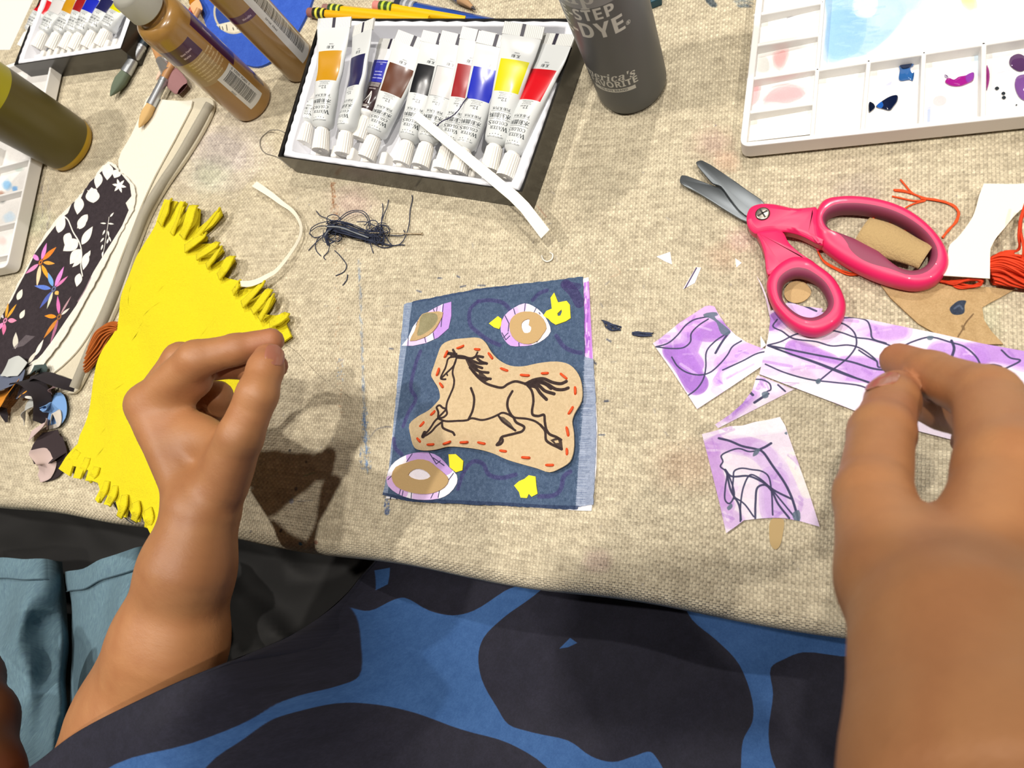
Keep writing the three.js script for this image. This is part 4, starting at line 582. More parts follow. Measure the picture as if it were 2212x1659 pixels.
{
  const o = thing('thread_tangle', 'tangled clump of dark navy thread lying in front of the watercolour box', 'thread'), Z = (l) => l.map(([x, y, h]) => [520 + x / 5.027, 370 + y / 5.027, h]), gs = [], gd = [];
  for (const l of [[[750, 690, 2], [760, 630, 4], [830, 575, 5], [940, 545, 6], [1060, 530, 7]], [[760, 650, 2], [840, 600, 4], [940, 595, 6], [1080, 610, 8]], [[745, 670, 1], [790, 715, 1], [880, 700, 3], [960, 640, 5]], [[820, 430, 1], [860, 480, 2], [930, 510, 4], [1000, 540, 5]], [[940, 560, 3], [940, 500, 4], [1000, 470, 5], [1060, 490, 5], [1090, 530, 5]], [[735, 860, 0.6], [800, 790, 1], [880, 720, 3], [960, 640, 5], [1000, 580, 6]], [[920, 960, 0.6], [900, 930, 0.6], [950, 870, 1], [970, 790, 3], [1010, 760, 4]], [[870, 920, 0.6], [820, 860, 0.6], [810, 800, 1], [840, 730, 2], [900, 690, 4]], [[1060, 525, 5], [1150, 450, 6], [1250, 425, 7], [1340, 440, 6], [1390, 500, 5], [1410, 600, 4]], [[1070, 535, 5], [1170, 465, 6], [1260, 440, 7], [1330, 460, 6], [1375, 520, 5], [1400, 620, 4]], [[1540, 350, 1], [1545, 430, 2], [1530, 520, 3], [1520, 640, 4], [1500, 700, 3]], [[1605, 310, 1], [1590, 390, 2], [1550, 480, 3], [1530, 580, 4], [1560, 700, 3], [1530, 800, 2]], [[1860, 260, 0.6], [1865, 300, 0.6], [1840, 420, 0.8], [1830, 560, 1], [1800, 680, 2], [1760, 760, 1], [1710, 800, 1], [1600, 800, 2], [1480, 770, 3]], [[1780, 800, 0.8], [1700, 800, 1], [1560, 830, 1], [1470, 800, 2], [1400, 720, 3]], [[1570, 700, 2], [1620, 780, 1.5], [1640, 800, 1], [1540, 780, 2]], [[1360, 700, 4], [1400, 770, 2], [1440, 890, 0.6]], [[1340, 590, 4], [1400, 540, 5], [1470, 540, 5], [1500, 600, 4], [1480, 680, 3], [1420, 700, 3], [1350, 640, 4]], [[1440, 620, 4], [1530, 620, 4], [1560, 700, 3], [1520, 780, 2], [1440, 760, 3], [1430, 680, 4]], [[1770, 640, 0.8], [1785, 680, 2], [1740, 700, 2], [1600, 690, 3]], [[1020, 860, 0.6], [1080, 920, 0.6], [1150, 1030, 0.6], [1120, 1090, 0.6], [1030, 1135, 0.6]], [[1160, 1120, 0.6], [1150, 1180, 0.6], [1105, 1240, 0.6]], [[1260, 550, 5], [1360, 550, 5], [1470, 600, 5]]]) gs.push(cable(Z(l), 0.32, 5, 5));
  for (let k = 0; k < 30; k++) { const y = rr(-75, 75); gs.push(cable(Z([[rr(930, 1010), 600 + y * 0.6, 2], [1080 + rr(-30, 30), 600 + y, 6 + rr(-3, 3)], [1220 + rr(-40, 40), 640 + y, 6 + rr(-3, 3)], [1360 + rr(-30, 30), 690 + y * 0.8, 4 + rr(-2, 2)], [1450 + rr(-40, 110), 690 + y * 1.3, 2.5]]), 0.3, 4, 5)); }
  for (let k = 0; k < 26; k++) { const cx = rnd() < 0.5 ? rr(930, 1060) : rr(1400, 1560), cy = rr(600, 760), R1 = rr(40, 95), R2 = rr(30, 75), a0 = rr(0, 6.3), l = []; for (let q = 0; q < 7; q++) l.push([cx + R1 * Math.cos(a0 + q * 0.8), cy + R2 * Math.sin(a0 + q * 0.8), rr(1, 7)]); gs.push(cable(Z(l), 0.26, 4, 4)); }
  for (let k = 0; k < 16; k++) { const y = rr(-30, 30); gs.push(cable(Z([[rr(920, 960), 780 + y, 1], [930 + rr(-15, 15), 700 + y, 3], [960, 640 + y * 0.5, 5], [1020, 590 + y * 0.5, 6]]), 0.34, 4, 5)); }
  for (const l of [[[940, 600, 6], [1080, 610, 8.5], [1200, 650, 8.5], [1300, 690, 7], [1390, 720, 5]], [[900, 720, 3], [940, 660, 5.5], [960, 640, 7]]]) gd.push(cable(Z(l), 0.55, 5, 5));
  part('strands', merge(gs), std(0x2b3248, 0.85), o); part('pale_strands', merge(gd), std(0x7c8187, 0.85), o);
  const a = P(520 + 1400 / 5.027, 370 + 668 / 5.027, 6), b = P(520 + 1965 / 5.027, 370 + 678 / 5.027, 1.2), nd = thing('sewing_needle', 'steel sewing needle stuck through the tangle of navy thread', 'needle');
  part('shaft', rod(a, b, 0.0002, 0.00048, 10), new THREE.MeshStandardMaterial({ color: 0xc9b89a, metalness: 1, roughness: 0.25 }), nd); const eye = new THREE.TorusGeometry(0.0007, 0.00028, 6, 14); eye.rotateX(Math.PI / 2); eye.translate(b.x, b.y, b.z); part('eye', eye, new THREE.MeshStandardMaterial({ color: 0xc9b89a, metalness: 1, roughness: 0.25 }), nd);
}
single('loose_thread', cable([[940, 275, 27], [955, 262, 26], [975, 252, 26], [990, 238, 27], [1002, 220, 28], [1010, 210, 29]], 0.35, 6, 5), std(0x2d2848, 0.8), 'fine dark violet thread lying across the paint tubes', 'thread');
single('loose_thread', cable([[628, 362, 0.5], [600, 340, 0.6], [572, 330, 0.6], [563, 318, 0.6], [563, 300, 0.7], [578, 285, 1], [596, 281, 10], [612, 285, 21.2], [634, 296, 14]], 0.3, 6, 5), std(0x77726a, 0.8), 'fine grey thread curving over the left rim of the watercolour box', 'thread');
single('loose_thread', cable([[245, 1084, 0.6], [252, 1098, 0.6], [262, 1110, 0.6], [278, 1125, 0.6], [288, 1131, 0.6]], 0.4, 6, 5), std(0x33363f, 0.8), 'dark thread end beside the lower fringe of the yellow felt', 'thread');
single('thread_curl', cable([[1170, 552, 0.8], [1173, 560, 0.8], [1182, 565, 0.8], [1192, 560, 0.8], [1194, 550, 0.8], [1188, 545, 0.8]], 0.5, 6, 5), std(0xe8e4d8, 0.8), 'tiny white curl of paper in front of the diagonal paper strip', 'paper curl');
// lint
for (const [pts, words] of [[[[1302, 692], [1312, 700], [1328, 707], [1342, 706], [1341, 713], [1322, 714], [1308, 706]], 'largest navy denim lint tuft beside the stitched card'], [[[1366, 718], [1390, 719], [1410, 720], [1409, 725], [1388, 724], [1367, 723]], 'flat navy lint strip between the stitched card and the purple paper']]) { const gs = []; for (let k = 0; k < 30; k++) { const a = pts[Math.floor(rnd() * pts.length)], b = pts[Math.floor(rnd() * pts.length)]; gs.push(cable([[a[0], a[1], rr(0.3, 1)], [(a[0] + b[0]) / 2 + rr(-3, 3), (a[1] + b[1]) / 2 + rr(-3, 3), rr(0.6, 2)], [b[0], b[1], rr(0.3, 1)]], 0.3, 3, 4)); } single('lint_tuft', merge(gs), std(0x39415a, 0.95), words, 'lint'); }
// ---------------------------------------------------------------- yellow felt with fringes cut into both ends
{
  const K = (p) => bx(p, 3.16, 0, 380);
  const top = K([[1062, 335], [1092, 240], [1128, 162], [1225, 182], [1188, 250], [1168, 318], [1200, 262], [1244, 178], [1284, 190], [1262, 245], [1228, 330], [1282, 246], [1300, 200], [1362, 224], [1358, 290], [1352, 362], [1420, 296], [1500, 218], [1514, 262], [1450, 330], [1378, 388], [1408, 412], [1398, 440], [1276, 492], [1372, 462], [1480, 456], [1492, 478], [1428, 510], [1356, 556], [1440, 512], [1508, 486], [1520, 510], [1470, 560], [1426, 628], [1500, 580], [1580, 546], [1594, 570], [1560, 620], [1522, 684], [1560, 700], [1640, 716], [1656, 738], [1600, 796], [1700, 752], [1778, 724], [1800, 740], [1740, 800], [1688, 862], [1770, 806], [1838, 776], [1846, 792], [1800, 850], [1748, 902], [1800, 862], [1862, 808], [1874, 840], [1840, 890], [1800, 942], [1880, 950], [1950, 936], [1968, 972], [1940, 1004], [1922, 960], [1988, 1094], [1940, 1126], [1886, 1158]]);
  const low = [[560, 790], [500, 880], [440, 980], [395, 1060], [362, 1110], [348, 1135], [330, 1154], [322, 1140], [312, 1124], [306, 1106], [300, 1128], [288, 1122], [280, 1104], [276, 1092], [270, 1118], [256, 1112], [252, 1086], [246, 1072], [240, 1092], [228, 1090], [236, 1072], [228, 1060], [218, 1087], [213, 1080], [222, 1058], [218, 1044], [208, 1040], [196, 1040], [200, 1018], [192, 1012], [186, 1036], [170, 1034], [176, 1010], [168, 1008], [160, 1030], [136, 1014], [160, 982], [175, 960]];
  const left = K([[560, 1770], [600, 1640], [640, 1500], [690, 1300], [740, 1170], [790, 1060], [830, 950], [870, 800], [905, 690], [950, 560], [1000, 450]]);
  const ctr = P(330, 760, 3);
  const fn = (x, z) => { let y = 0.0055 * noise2(x * 24 + 3, z * 18, 41) + 0.0036 * noise2(x * 60, z * 45, 42); const q = (x - ctr.x) * 0.8 - (z - ctr.z) * 0.55; y += 0.0016 * Math.sin(q * 120) * noise2(x * 12, z * 12, 43); return y; };
  const g = plate([...top, ...low, ...left], { h: 5, y0: 1.2, t: 1.5, edge: 0.006, fn, crease: 1.0 });
  const fo = thing('yellow_felt', 'bright yellow felt piece with fringe cut into both ends', 'felt'), fm = std(0xe4d411, 0.95, { bumpMap: feltBump(45), bumpScale: 0.0007, side: THREE.DoubleSide }); part('felt_sheet', g, fm, fo);
  // fringe tails that lift and twist away from the sheet: [root, tip, lift mm, half width mm, twist]
  for (const [rx, ry, tx, ty, up, w, tw] of [[1100, 330, 1165, 178, 10, 3.6, 0.3], [1180, 400, 1262, 196, 12, 2.2, 0.6], [1250, 420, 1330, 215, 14, 3.4, -0.4], [1330, 440, 1500, 236, 11, 2.2, 0.5], [1270, 500, 1400, 410, 9, 3.4, 0.3], [1350, 560, 1482, 466, 12, 2.4, -0.5], [1420, 620, 1512, 500, 11, 2.6, 0.5], [1500, 690, 1585, 562, 12, 3.2, -0.3], [1600, 800, 1640, 728, 8, 2.4, 0.6], [1660, 880, 1800, 740, 11, 3.0, 0.4], [1730, 930, 1842, 788, 9, 2.6, -0.4], [1780, 980, 1868, 826, 12, 2.4, 0.5], [1850, 1020, 1955, 950, 9, 2.8, -0.4]]) { const r = K([[rx, ry]])[0], q = K([[tx, ty]])[0], m = [(r[0] + q[0]) / 2, (r[1] + q[1]) / 2]; part('fringe_tail', ribbonStrip([[r[0], r[1], 7.5, w, 0], [m[0], m[1], 8 + up * 0.25, w, tw * 0.6], [q[0] - 4, q[1] + 3, 6 + up * 0.35, w * 0.9, tw], [q[0] + 2, q[1] - 2, 5 + up * 0.2, w * 0.7, tw * 1.3]], fm, '', '', '', 0.0012), fm, fo); }
  for (const [rx, ry, tx, ty, w] of [[172, 975, 142, 1012, 3.2], [192, 990, 172, 1030, 2.6], [212, 1010, 195, 1038, 2.6], [234, 1040, 216, 1082, 2.2], [252, 1050, 236, 1090, 2.4], [272, 1070, 260, 1116, 2.6], [296, 1085, 292, 1124, 2.8], [322, 1100, 322, 1140, 3.0]]) part('fringe_tail', ribbonStrip([[rx, ry, 7, w, 0], [(rx + tx) / 2 + 2, (ry + ty) / 2, 8, w, 0.3], [tx, ty, 4, w * 0.85, 0.5]], fm, '', '', '', 0.0012), fm, fo);
  const tag = plate(K([[1250, 395], [1262, 380], [1275, 396]]), { h: 6, y0: 7, t: 0.5 });
}
// ---------------------------------------------------------------- curled ribbon of scalloped paper
{
  const Z = [[150, 138, 6, 2.5, 0.2], [230, 190, 6, 2.4, 0.2], [340, 265, 6, 2.1, 0.25], [450, 350, 6, 1.8, 0.4], [560, 430, 6, 1.5, 0.6], [620, 510, 5.5, 1.2, 0.8], [655, 600, 5, 1.0, 0.9], [650, 690, 5, 0.9, 0.9], [610, 780, 5, 0.9, 0.9], [540, 890, 5.5, 1, 0.8], [450, 1010, 6, 1.1, 0.7], [370, 1095, 6.5, 1.3, 0.6], [290, 1140, 7, 1.5, 0.5], [200, 1190, 8, 1.8, 0.4], [100, 1222, 9, 2, 0.4], [0, 1222, 9, 2, 0.4]].map(([x, y, h, w, t]) => [520 + x / 5.027, 370 + y / 5.027, h, w, t]);
  const g = ribbonStrip(Z, null, '', '', '', 0.0003); single('paper_ribbon', g, std(0xe9e2cd, 0.85, { side: THREE.DoubleSide }), 'narrow white paper ribbon curling out from the yellow felt', 'paper ribbon');
}
// long white strip resting on the box rim and falling to the cloth
{
  const A = P(897, 248, 29), M = P(1125, 437, 23), B = P(1178, 506, 15), rows = []; const L = [[0, A], [0.82, A.clone().lerp(M, 1)], [1, B]];
  for (let i = 0; i <= 12; i++) { const t = i / 12, p = t < 0.8 ? A.clone().lerp(M, t / 0.8) : M.clone().lerp(B, (t - 0.8) / 0.2), d = B.clone().sub(A).setY(0).normalize(), s = new THREE.Vector3(-d.z, 0, d.x), w = 0.0028 + 0.0006 * t; rows.push([p.clone().addScaledVector(s, -w), p.clone(), p.clone().addScaledVector(s, w)]); }
  single('paper_strip', gridSurface(rows, 0.0004), std(0xf0ebdd, 0.85, { side: THREE.DoubleSide }), 'long white paper strip lying diagonally across the paint tubes', 'paper strip');
}
// ---------------------------------------------------------------- the stitched denim card
{
  const o = thing('stitched_card', 'denim covered card with a stitched tan horse patch', 'card'), K = (p) => bx(p, 2.9625, 800, 570);
  const base = K([[215, 262], [1365, 92], [1396, 86], [1404, 230], [1418, 500], [1440, 800], [1452, 1050], [1446, 1300], [1432, 1450], [1414, 1580], [1330, 1578], [100, 1500], [150, 1000], [190, 600]]), f0 = new Flat(base, 5000, '#f0eef2', 1);
  f0.poly(K([[1366, 120], [1398, 110], [1412, 380], [1424, 620], [1370, 600]]), '#b878cf'); for (let i = 0; i < 40; i++) f0.line(K([[rr(1365, 1400), rr(100, 600)], [0, 0]].map((p, k, a) => (k ? [a[0][0] + rr(-8, 8), a[0][1] + rr(20, 60)] : p))), 0.7, rnd() < 0.5 ? '#8f4fb4' : '#e6d2ee', 0.6, 0);
  f0.grain(6); part('white_card', plate(base, { h: 1, y0: 0.2, t: 0.8, flat: f0 }), f0.mat(0.8), o);
  // denim: blue warp with paler frayed borders
  const edge = (pts, amp) => { const r = []; for (let i = 0; i < pts.length; i++) { const a = pts[i], b = pts[(i + 1) % pts.length], n = 9; for (let k = 0; k < n; k++) r.push([a[0] + (b[0] - a[0]) * k / n + rr(-amp, amp), a[1] + (b[1] - a[1]) * k / n + rr(-amp, amp)]); } return r; };
  const den = edge(K([[215, 258], [275, 240], [500, 195], [700, 155], [900, 135], [1100, 112], [1360, 80], [1366, 300], [1370, 590], [1425, 610], [1440, 850], [1445, 1050], [1438, 1300], [1425, 1540], [1330, 1555], [1318, 1572], [1120, 1565], [900, 1550], [640, 1540], [420, 1530], [250, 1520], [75, 1480], [120, 1300], [150, 1000], [185, 600]]), 0.9);
  const f = new Flat(den, 7000, '#42556f', 2);
  f.poly(K([[190, 230], [268, 240], [220, 620], [160, 1040], [110, 1480], [60, 1480], [140, 900]]), '#7f8ea6'); f.poly(K([[1372, 590], [1460, 590], [1460, 1600], [1312, 1600], [1335, 1250], [1365, 900]]), '#8b96ac');
  for (let i = 0; i < 420; i++) { const y = rr(600, 1550), x = 1372 - (y - 600) * 0.055; f.line(K([[x + rr(-8, 6), y], [x + rr(40, 80), y + rr(-6, 6)]]), rr(0.1, 0.3), rnd() < 0.5 ? '#a9b3c4' : '#6a7892', 0.6, 0); }
  for (let i = 0; i < 240; i++) { const y = rr(250, 1480), x = 262 - (y - 250) * 0.13; f.line(K([[x - rr(20, 65), y], [x + rr(-5, 5), y + rr(-4, 4)]]), rr(0.1, 0.3), rnd() < 0.5 ? '#a3aec0' : '#5f7090', 0.6, 0); }
  for (let i = 0; i < 2600; i++) { const x = rr(180, 1360), y = rr(100, 1560); f.line(K([[x, y], [x + rr(-2, 2), y + rr(8, 30)]]), 0.16, rnd() < 0.45 ? '#6d80a2' : '#33456a', 0.45, 0); }
  // violet pen loops on the denim and dark ragged hems
  for (const l of [[[690, 240], [640, 290], [640, 390], [690, 440], [760, 490], [830, 520]], [[690, 240], [760, 232], [850, 250], [900, 300]], [[1040, 230], [1080, 190], [1130, 170]], [[320, 560], [290, 640], [260, 800], [290, 860], [240, 960], [210, 1040]], [[1190, 460], [1240, 530], [1300, 560], [1350, 570]], [[560, 1440], [600, 1330], [660, 1265], [720, 1280], [760, 1350], [840, 1370], [930, 1350]], [[1080, 1490], [1180, 1480], [1220, 1440], [1240, 1360], [1280, 1330]], [[150, 1120], [160, 1180], [200, 1220]]]) { f.line(K(l), 2.6, '#3a3768', 0.5); f.line(K(l), 1.8, '#352c5e', 0.3); }
  f.line(K([[1250, 130], [1300, 180], [1340, 250]]), 6, '#35285a', 0.6); f.line(K([[1250, 130], [1330, 145]]), 4, '#35285a', 0.5);
  f.line(K([[80, 1480], [250, 1515], [420, 1525], [640, 1535], [900, 1548], [1120, 1562], [1330, 1568]]), 3, '#1f2c4a', 0.7); f.line(K([[275, 240], [500, 200], [700, 160], [900, 140]]), 2, '#2a3a5c', 0.6); f.grain(22, 0.6);
  part('denim', plate(den, { h: 2, y0: 1.05, t: 0.9, flat: f }), f.mat(0.95, { bumpMap: rep(weave, 1), bumpScale: 0 }), o);
  for (let i = 0; i < 22; i++) { const x = rr(120, 1300), y = 1492 + x * 0.052; part('frayed_thread', cable(K([[x, y - 10], [x + rr(-12, 12), y + rr(-2, 8)], [x + rr(-26, 26), y + rr(2, 14)]]).map(([a, b], k) => [a, b, [1.8, 1.2, 0.5][k]]), 0.25, 3, 4), std(0x2a3a5c, 0.95), o); }
  // tan felt patch
  const pat = smooth(K([[460, 520], [520, 490], [600, 480], [700, 478], [740, 505], [780, 570], [830, 620], [900, 655], [980, 660], [1080, 640], [1200, 630], [1280, 650], [1335, 710], [1358, 790], [1355, 880], [1310, 960], [1295, 1010], [1305, 1080], [1305, 1200], [1280, 1270], [1220, 1310], [1150, 1335], [1070, 1310], [980, 1285], [880, 1255], [790, 1215], [700, 1190], [600, 1175], [500, 1170], [420, 1190], [340, 1195], [290, 1180], [265, 1100], [258, 1030], [310, 980], [380, 940], [430, 890], [450, 860], [440, 800], [410, 750], [392, 715], [410, 650], [430, 590]]), 3);
  const fp = new Flat(pat, 9000, '#c6af8a', 4), ink = '#2b1d1c', pen = (l, w = 1.0) => fp.line(K(l), w * 1.22, ink, 0.95);
  pen([[505, 577], [525, 590], [500, 612], [492, 640], [482, 672], [466, 702], [455, 735], [468, 741], [485, 741]]); pen([[457, 735], [492, 700], [540, 650], [555, 605]]); pen([[490, 700], [497, 716]], 0.8); pen([[515, 600], [560, 596], [610, 600], [650, 606], [676, 595], [690, 570]]); pen([[497, 574], [552, 582]], 1.6); pen([[533, 553], [545, 575], [550, 596]], 1.2); pen([[540, 590], [600, 596], [640, 610]], 1.2); pen([[560, 605], [620, 610]], 0.8);
  pen([[555, 606], [540, 650], [530, 700], [540, 745], [535, 790], [515, 840], [495, 890], [490, 930], [494, 962], [470, 985], [438, 992], [415, 1015], [400, 1040], [375, 1075], [340, 1105]]); pen([[438, 992], [440, 950], [430, 920], [448, 908], [470, 925], [488, 930], [470, 955], [440, 985]]); pen([[470, 1008], [425, 1045], [400, 1075], [365, 1100], [340, 1108]]); pen([[355, 1085], [345, 1107]], 2.0);
  pen([[440, 992], [480, 1008], [560, 1006], [620, 1002], [650, 990], [720, 1002], [780, 988], [820, 970], [850, 956], [885, 965], [920, 984], [1000, 992], [1055, 1008], [1090, 1032]]); pen([[648, 798], [668, 860], [658, 940], [630, 998]], 1.2);
  fp.poly(K([[610, 610], [640, 625], [690, 660], [700, 720], [740, 760], [770, 745], [760, 735], [720, 700], [660, 690], [630, 655]]), ink, 0.85); for (const l of [[[625, 612], [660, 625], [700, 640], [745, 640]], [[635, 625], [680, 655], [720, 670]], [[650, 650], [700, 690], [760, 700]], [[655, 608], [690, 595], [725, 600]], [[660, 690], [710, 730], [775, 740]], [[690, 610], [715, 630], [750, 642]]]) pen(l, 1.3);
  pen([[640, 665], [690, 725], [740, 765], [790, 785], [850, 795], [885, 772], [930, 755], [980, 765], [1010, 775]], 1.2); for (const l of [[[995, 770], [1050, 745], [1110, 738], [1170, 762], [1225, 770], [1258, 756]], [[1005, 772], [1080, 752], [1140, 775], [1190, 805], [1240, 808], [1270, 798]], [[1010, 778], [1070, 775], [1120, 815], [1180, 835]], [[1015, 782], [1060, 790], [1090, 830], [1130, 870]], [[1010, 770], [1060, 760], [1120, 770], [1160, 800]]]) pen(l, 1.5);
  pen([[1005, 775], [1035, 815], [1045, 880], [1036, 940], [1040, 966], [1075, 975], [1112, 968], [1118, 1010], [1128, 1060], [1150, 1092], [1192, 1110], [1225, 1130]], 1.2); pen([[912, 818], [885, 870], [882, 920], [905, 970], [922, 986]], 1.2); pen([[1090, 1032], [1120, 1070], [1128, 1130], [1160, 1155], [1195, 1172], [1230, 1190]], 1.2); fp.poly(K([[1155, 1130], [1200, 1112], [1232, 1140], [1238, 1188], [1200, 1175]]), ink, 0.85); fp.poly(K([[1180, 1135], [1205, 1130], [1212, 1148], [1190, 1150]]), '#cdb48c');
  fp.poly(K([[820, 975], [860, 985], [900, 1020], [932, 1068], [895, 1052], [850, 1010]]), '#4a3d36', 0.9); pen([[920, 986], [935, 1015], [985, 1045], [975, 1070], [935, 1085], [880, 1100], [845, 1112], [832, 1140], [815, 1162], [840, 1155], [852, 1135], [845, 1115]], 1.2); pen([[825, 975], [850, 1010], [930, 1068]], 1); pen([[463, 1022], [468, 1050], [500, 1068], [530, 1080], [540, 1096]], 1.1); fp.grain(14, 0.7);
  const c0 = P(1110, 880, 4), lift = (x, z) => 0.002 * noise2(x * 48, z * 48, 51) + 0.0006;
  part('tan_patch', plate(pat, { h: 4, y0: 2.2, t: 1.1, edge: 0.006, fn: lift, flat: fp, crease: 1 }), fp.mat(0.95, { bumpMap: feltBump(4), bumpScale: 0.0003 }), o);
  const sM = std(0xdd4a12, 0.7);
  for (const [x, y, l, a] of [[577, 532, 46, -22], [685, 547, 34, 4], [770, 590, 48, 55], [858, 677, 52, 20], [990, 713, 56, 4], [1118, 700, 44, -3], [1238, 720, 58, 40], [1311, 812, 50, 88], [1283, 938, 56, -58], [1262, 1075, 62, 78], [1258, 1203, 48, 88], [1150, 1288, 52, 0], [995, 1240, 48, 4], [850, 1198, 46, 8], [714, 1148, 50, 12], [600, 1142, 46, -3], [490, 1145, 46, -20], [386, 1156, 44, -3], [310, 1128, 36, 50], [331, 1026, 46, -48], [400, 955, 40, -45], [455, 778, 34, 55], [432, 692, 46, -72], [484, 578, 42, -65]]) {
    const c = Math.cos(a * Math.PI / 180) * l / 2, s = Math.sin(a * Math.PI / 180) * l / 2, pts = K([[x - c, y - s], [x - c * 0.5, y - s * 0.5], [x + c * 0.5, y + s * 0.5], [x + c, y + s]]); part('stitch', cable(pts.map(([q, w], k) => [q, w, [4.4, 5.7, 5.7, 4.4][k]]), 0.75, 3, 6), sM, o);
  }
  // paper and leather shapes
  const purpleBit = (pts, lines, strokes) => { const q = new Flat(pts, 8000, '#efe9f2', 3); for (const [l, w, col] of strokes) q.line(K(l), w, col, 0.75); for (const l of lines) q.line(K(l), 0.55, '#2c2a4e', 0.9, 0); q.grain(6); part('paper_shape', plate(pts, { h: 3, y0: 2.0, t: 0.45, flat: q }), q.mat(0.8), o); };
  purpleBit(K([[515, 240], [515, 330], [498, 410], [430, 470], [350, 505], [270, 522], [198, 522], [240, 470], [270, 400], [320, 335], [400, 285], [460, 255]]), [[[465, 255], [450, 400]], [[400, 285], [408, 305]], [[425, 275], [420, 310]], [[300, 365], [290, 390]], [[345, 470], [352, 500]], [[400, 440], [406, 480]], [[240, 470], [238, 520]], [[330, 330], [345, 350]]], [[[[500, 270], [490, 360], [440, 440]], 9, '#a56fcb'], [[[420, 280], [340, 330]], 7, '#cfa7df'], [[[340, 490], [250, 510]], 5, '#d3b3e2']]);
  purpleBit(smooth(K([[985, 250], [1040, 268], [1095, 310], [1135, 370], [1152, 430], [1110, 480], [1040, 515], [960, 525], [895, 522], [860, 490], [835, 440], [832, 390], [855, 330], [915, 280]]), 2), [[[990, 250], [985, 300]], [[1060, 280], [1045, 310]], [[915, 285], [925, 320]], [[860, 330], [885, 380], [880, 430]], [[840, 440], [865, 485], [890, 460]], [[950, 525], [948, 505]], [[1065, 500], [1070, 480]], [[1085, 320], [1078, 310]], [[850, 470], [880, 440]]], [[[[880, 320], [870, 420], [900, 500]], 13, '#b98bd4'], [[[960, 270], [900, 310]], 8, '#d7b9e6'], [[[880, 500], [1000, 520]], 6, '#c79ade']]);
  purpleBit(smooth(K([[370, 1206], [440, 1235], [500, 1300], [550, 1350], [550, 1405], [500, 1470], [440, 1500], [340, 1510], [250, 1500], [170, 1470], [110, 1420], [100, 1370], [130, 1290], [190, 1240], [270, 1210]]), 2), [[[265, 1215], [230, 1265]], [[375, 1208], [420, 1280], [445, 1260]], [[530, 1340], [490, 1395]], [[110, 1380], [140, 1350]], [[190, 1445], [180, 1480]], [[262, 1460], [258, 1500]], [[400, 1470], [385, 1500]], [[440, 1450], [432, 1495]], [[206, 1455], [200, 1490]], [[400, 1240], [470, 1290]]], [[[[280, 1225], [400, 1230], [480, 1290]], 11, '#b184d2'], [[[120, 1400], [200, 1460]], 8, '#cf9fdc'], [[[300, 1490], [400, 1490]], 7, '#d4afe3']]);
  const tanM = std(0xbb9c6c, 0.9, { bumpMap: feltBump(30), bumpScale: 0.0002 }), tan = (pts, holes = []) => part('leather_shape', plate(pts, { h: 3.5, y0: 2.5, t: 0.7, holes }), tanM, o);
  { const pts = smooth(K([[330, 320], [400, 305], [462, 308], [440, 370], [400, 430], [340, 470], [250, 492], [280, 430], [300, 370]]), 2), q = new Flat(pts, 6000, '#b59a70', 3.5); q.poly(K([[330, 325], [420, 318], [430, 360], [370, 430], [300, 460], [310, 400]]), '#7b7a5c', 0.75, 3); q.grain(14); part('leather_shape', plate(pts, { h: 3.5, y0: 2.5, t: 0.7, flat: q }), q.mat(0.9), o); }
  tan(smooth(K([[985, 303], [1060, 312], [1105, 350], [1125, 410], [1100, 450], [1070, 490], [1010, 512], [950, 500], [905, 460], [888, 400], [900, 350], [935, 318]]), 2), [smooth(K([[985, 358], [1018, 352], [1012, 390], [1028, 402], [1020, 435], [985, 440], [968, 415], [965, 380]]), 2)]);
  tan(smooth(K([[370, 1260], [420, 1300], [480, 1350], [498, 1385], [470, 1430], [400, 1465], [320, 1472], [230, 1455], [160, 1420], [133, 1360], [160, 1300], [220, 1275], [300, 1250]]), 2), [smooth(K([[270, 1318], [310, 1310], [360, 1330], [382, 1360], [340, 1380], [280, 1375], [240, 1350]]), 2)]);
  const yM = std(0xf0df2a, 0.85), yel = (pts, holes = []) => part('yellow_shape', plate(pts, { h: 3, y0: 2.0, t: 0.7, holes }), yM, o);
  yel(K([[1175, 182], [1200, 245], [1255, 235], [1275, 260], [1280, 345], [1250, 365], [1185, 388], [1155, 370], [1140, 352], [1105, 330], [1125, 300], [1160, 285], [1152, 215]]), [K([[1222, 290], [1225, 305], [1215, 330], [1198, 332], [1195, 315]])]); yel(K([[815, 333], [838, 350], [835, 390], [822, 415], [790, 405], [757, 380]])); yel(K([[498, 1218], [545, 1217], [593, 1260], [587, 1320], [545, 1333], [505, 1300]])); yel(K([[1012, 1352], [1055, 1360], [1060, 1420], [1068, 1470], [1030, 1490], [1012, 1470], [1000, 1498], [960, 1495], [950, 1460], [918, 1418], [950, 1390], [985, 1375]]));
}
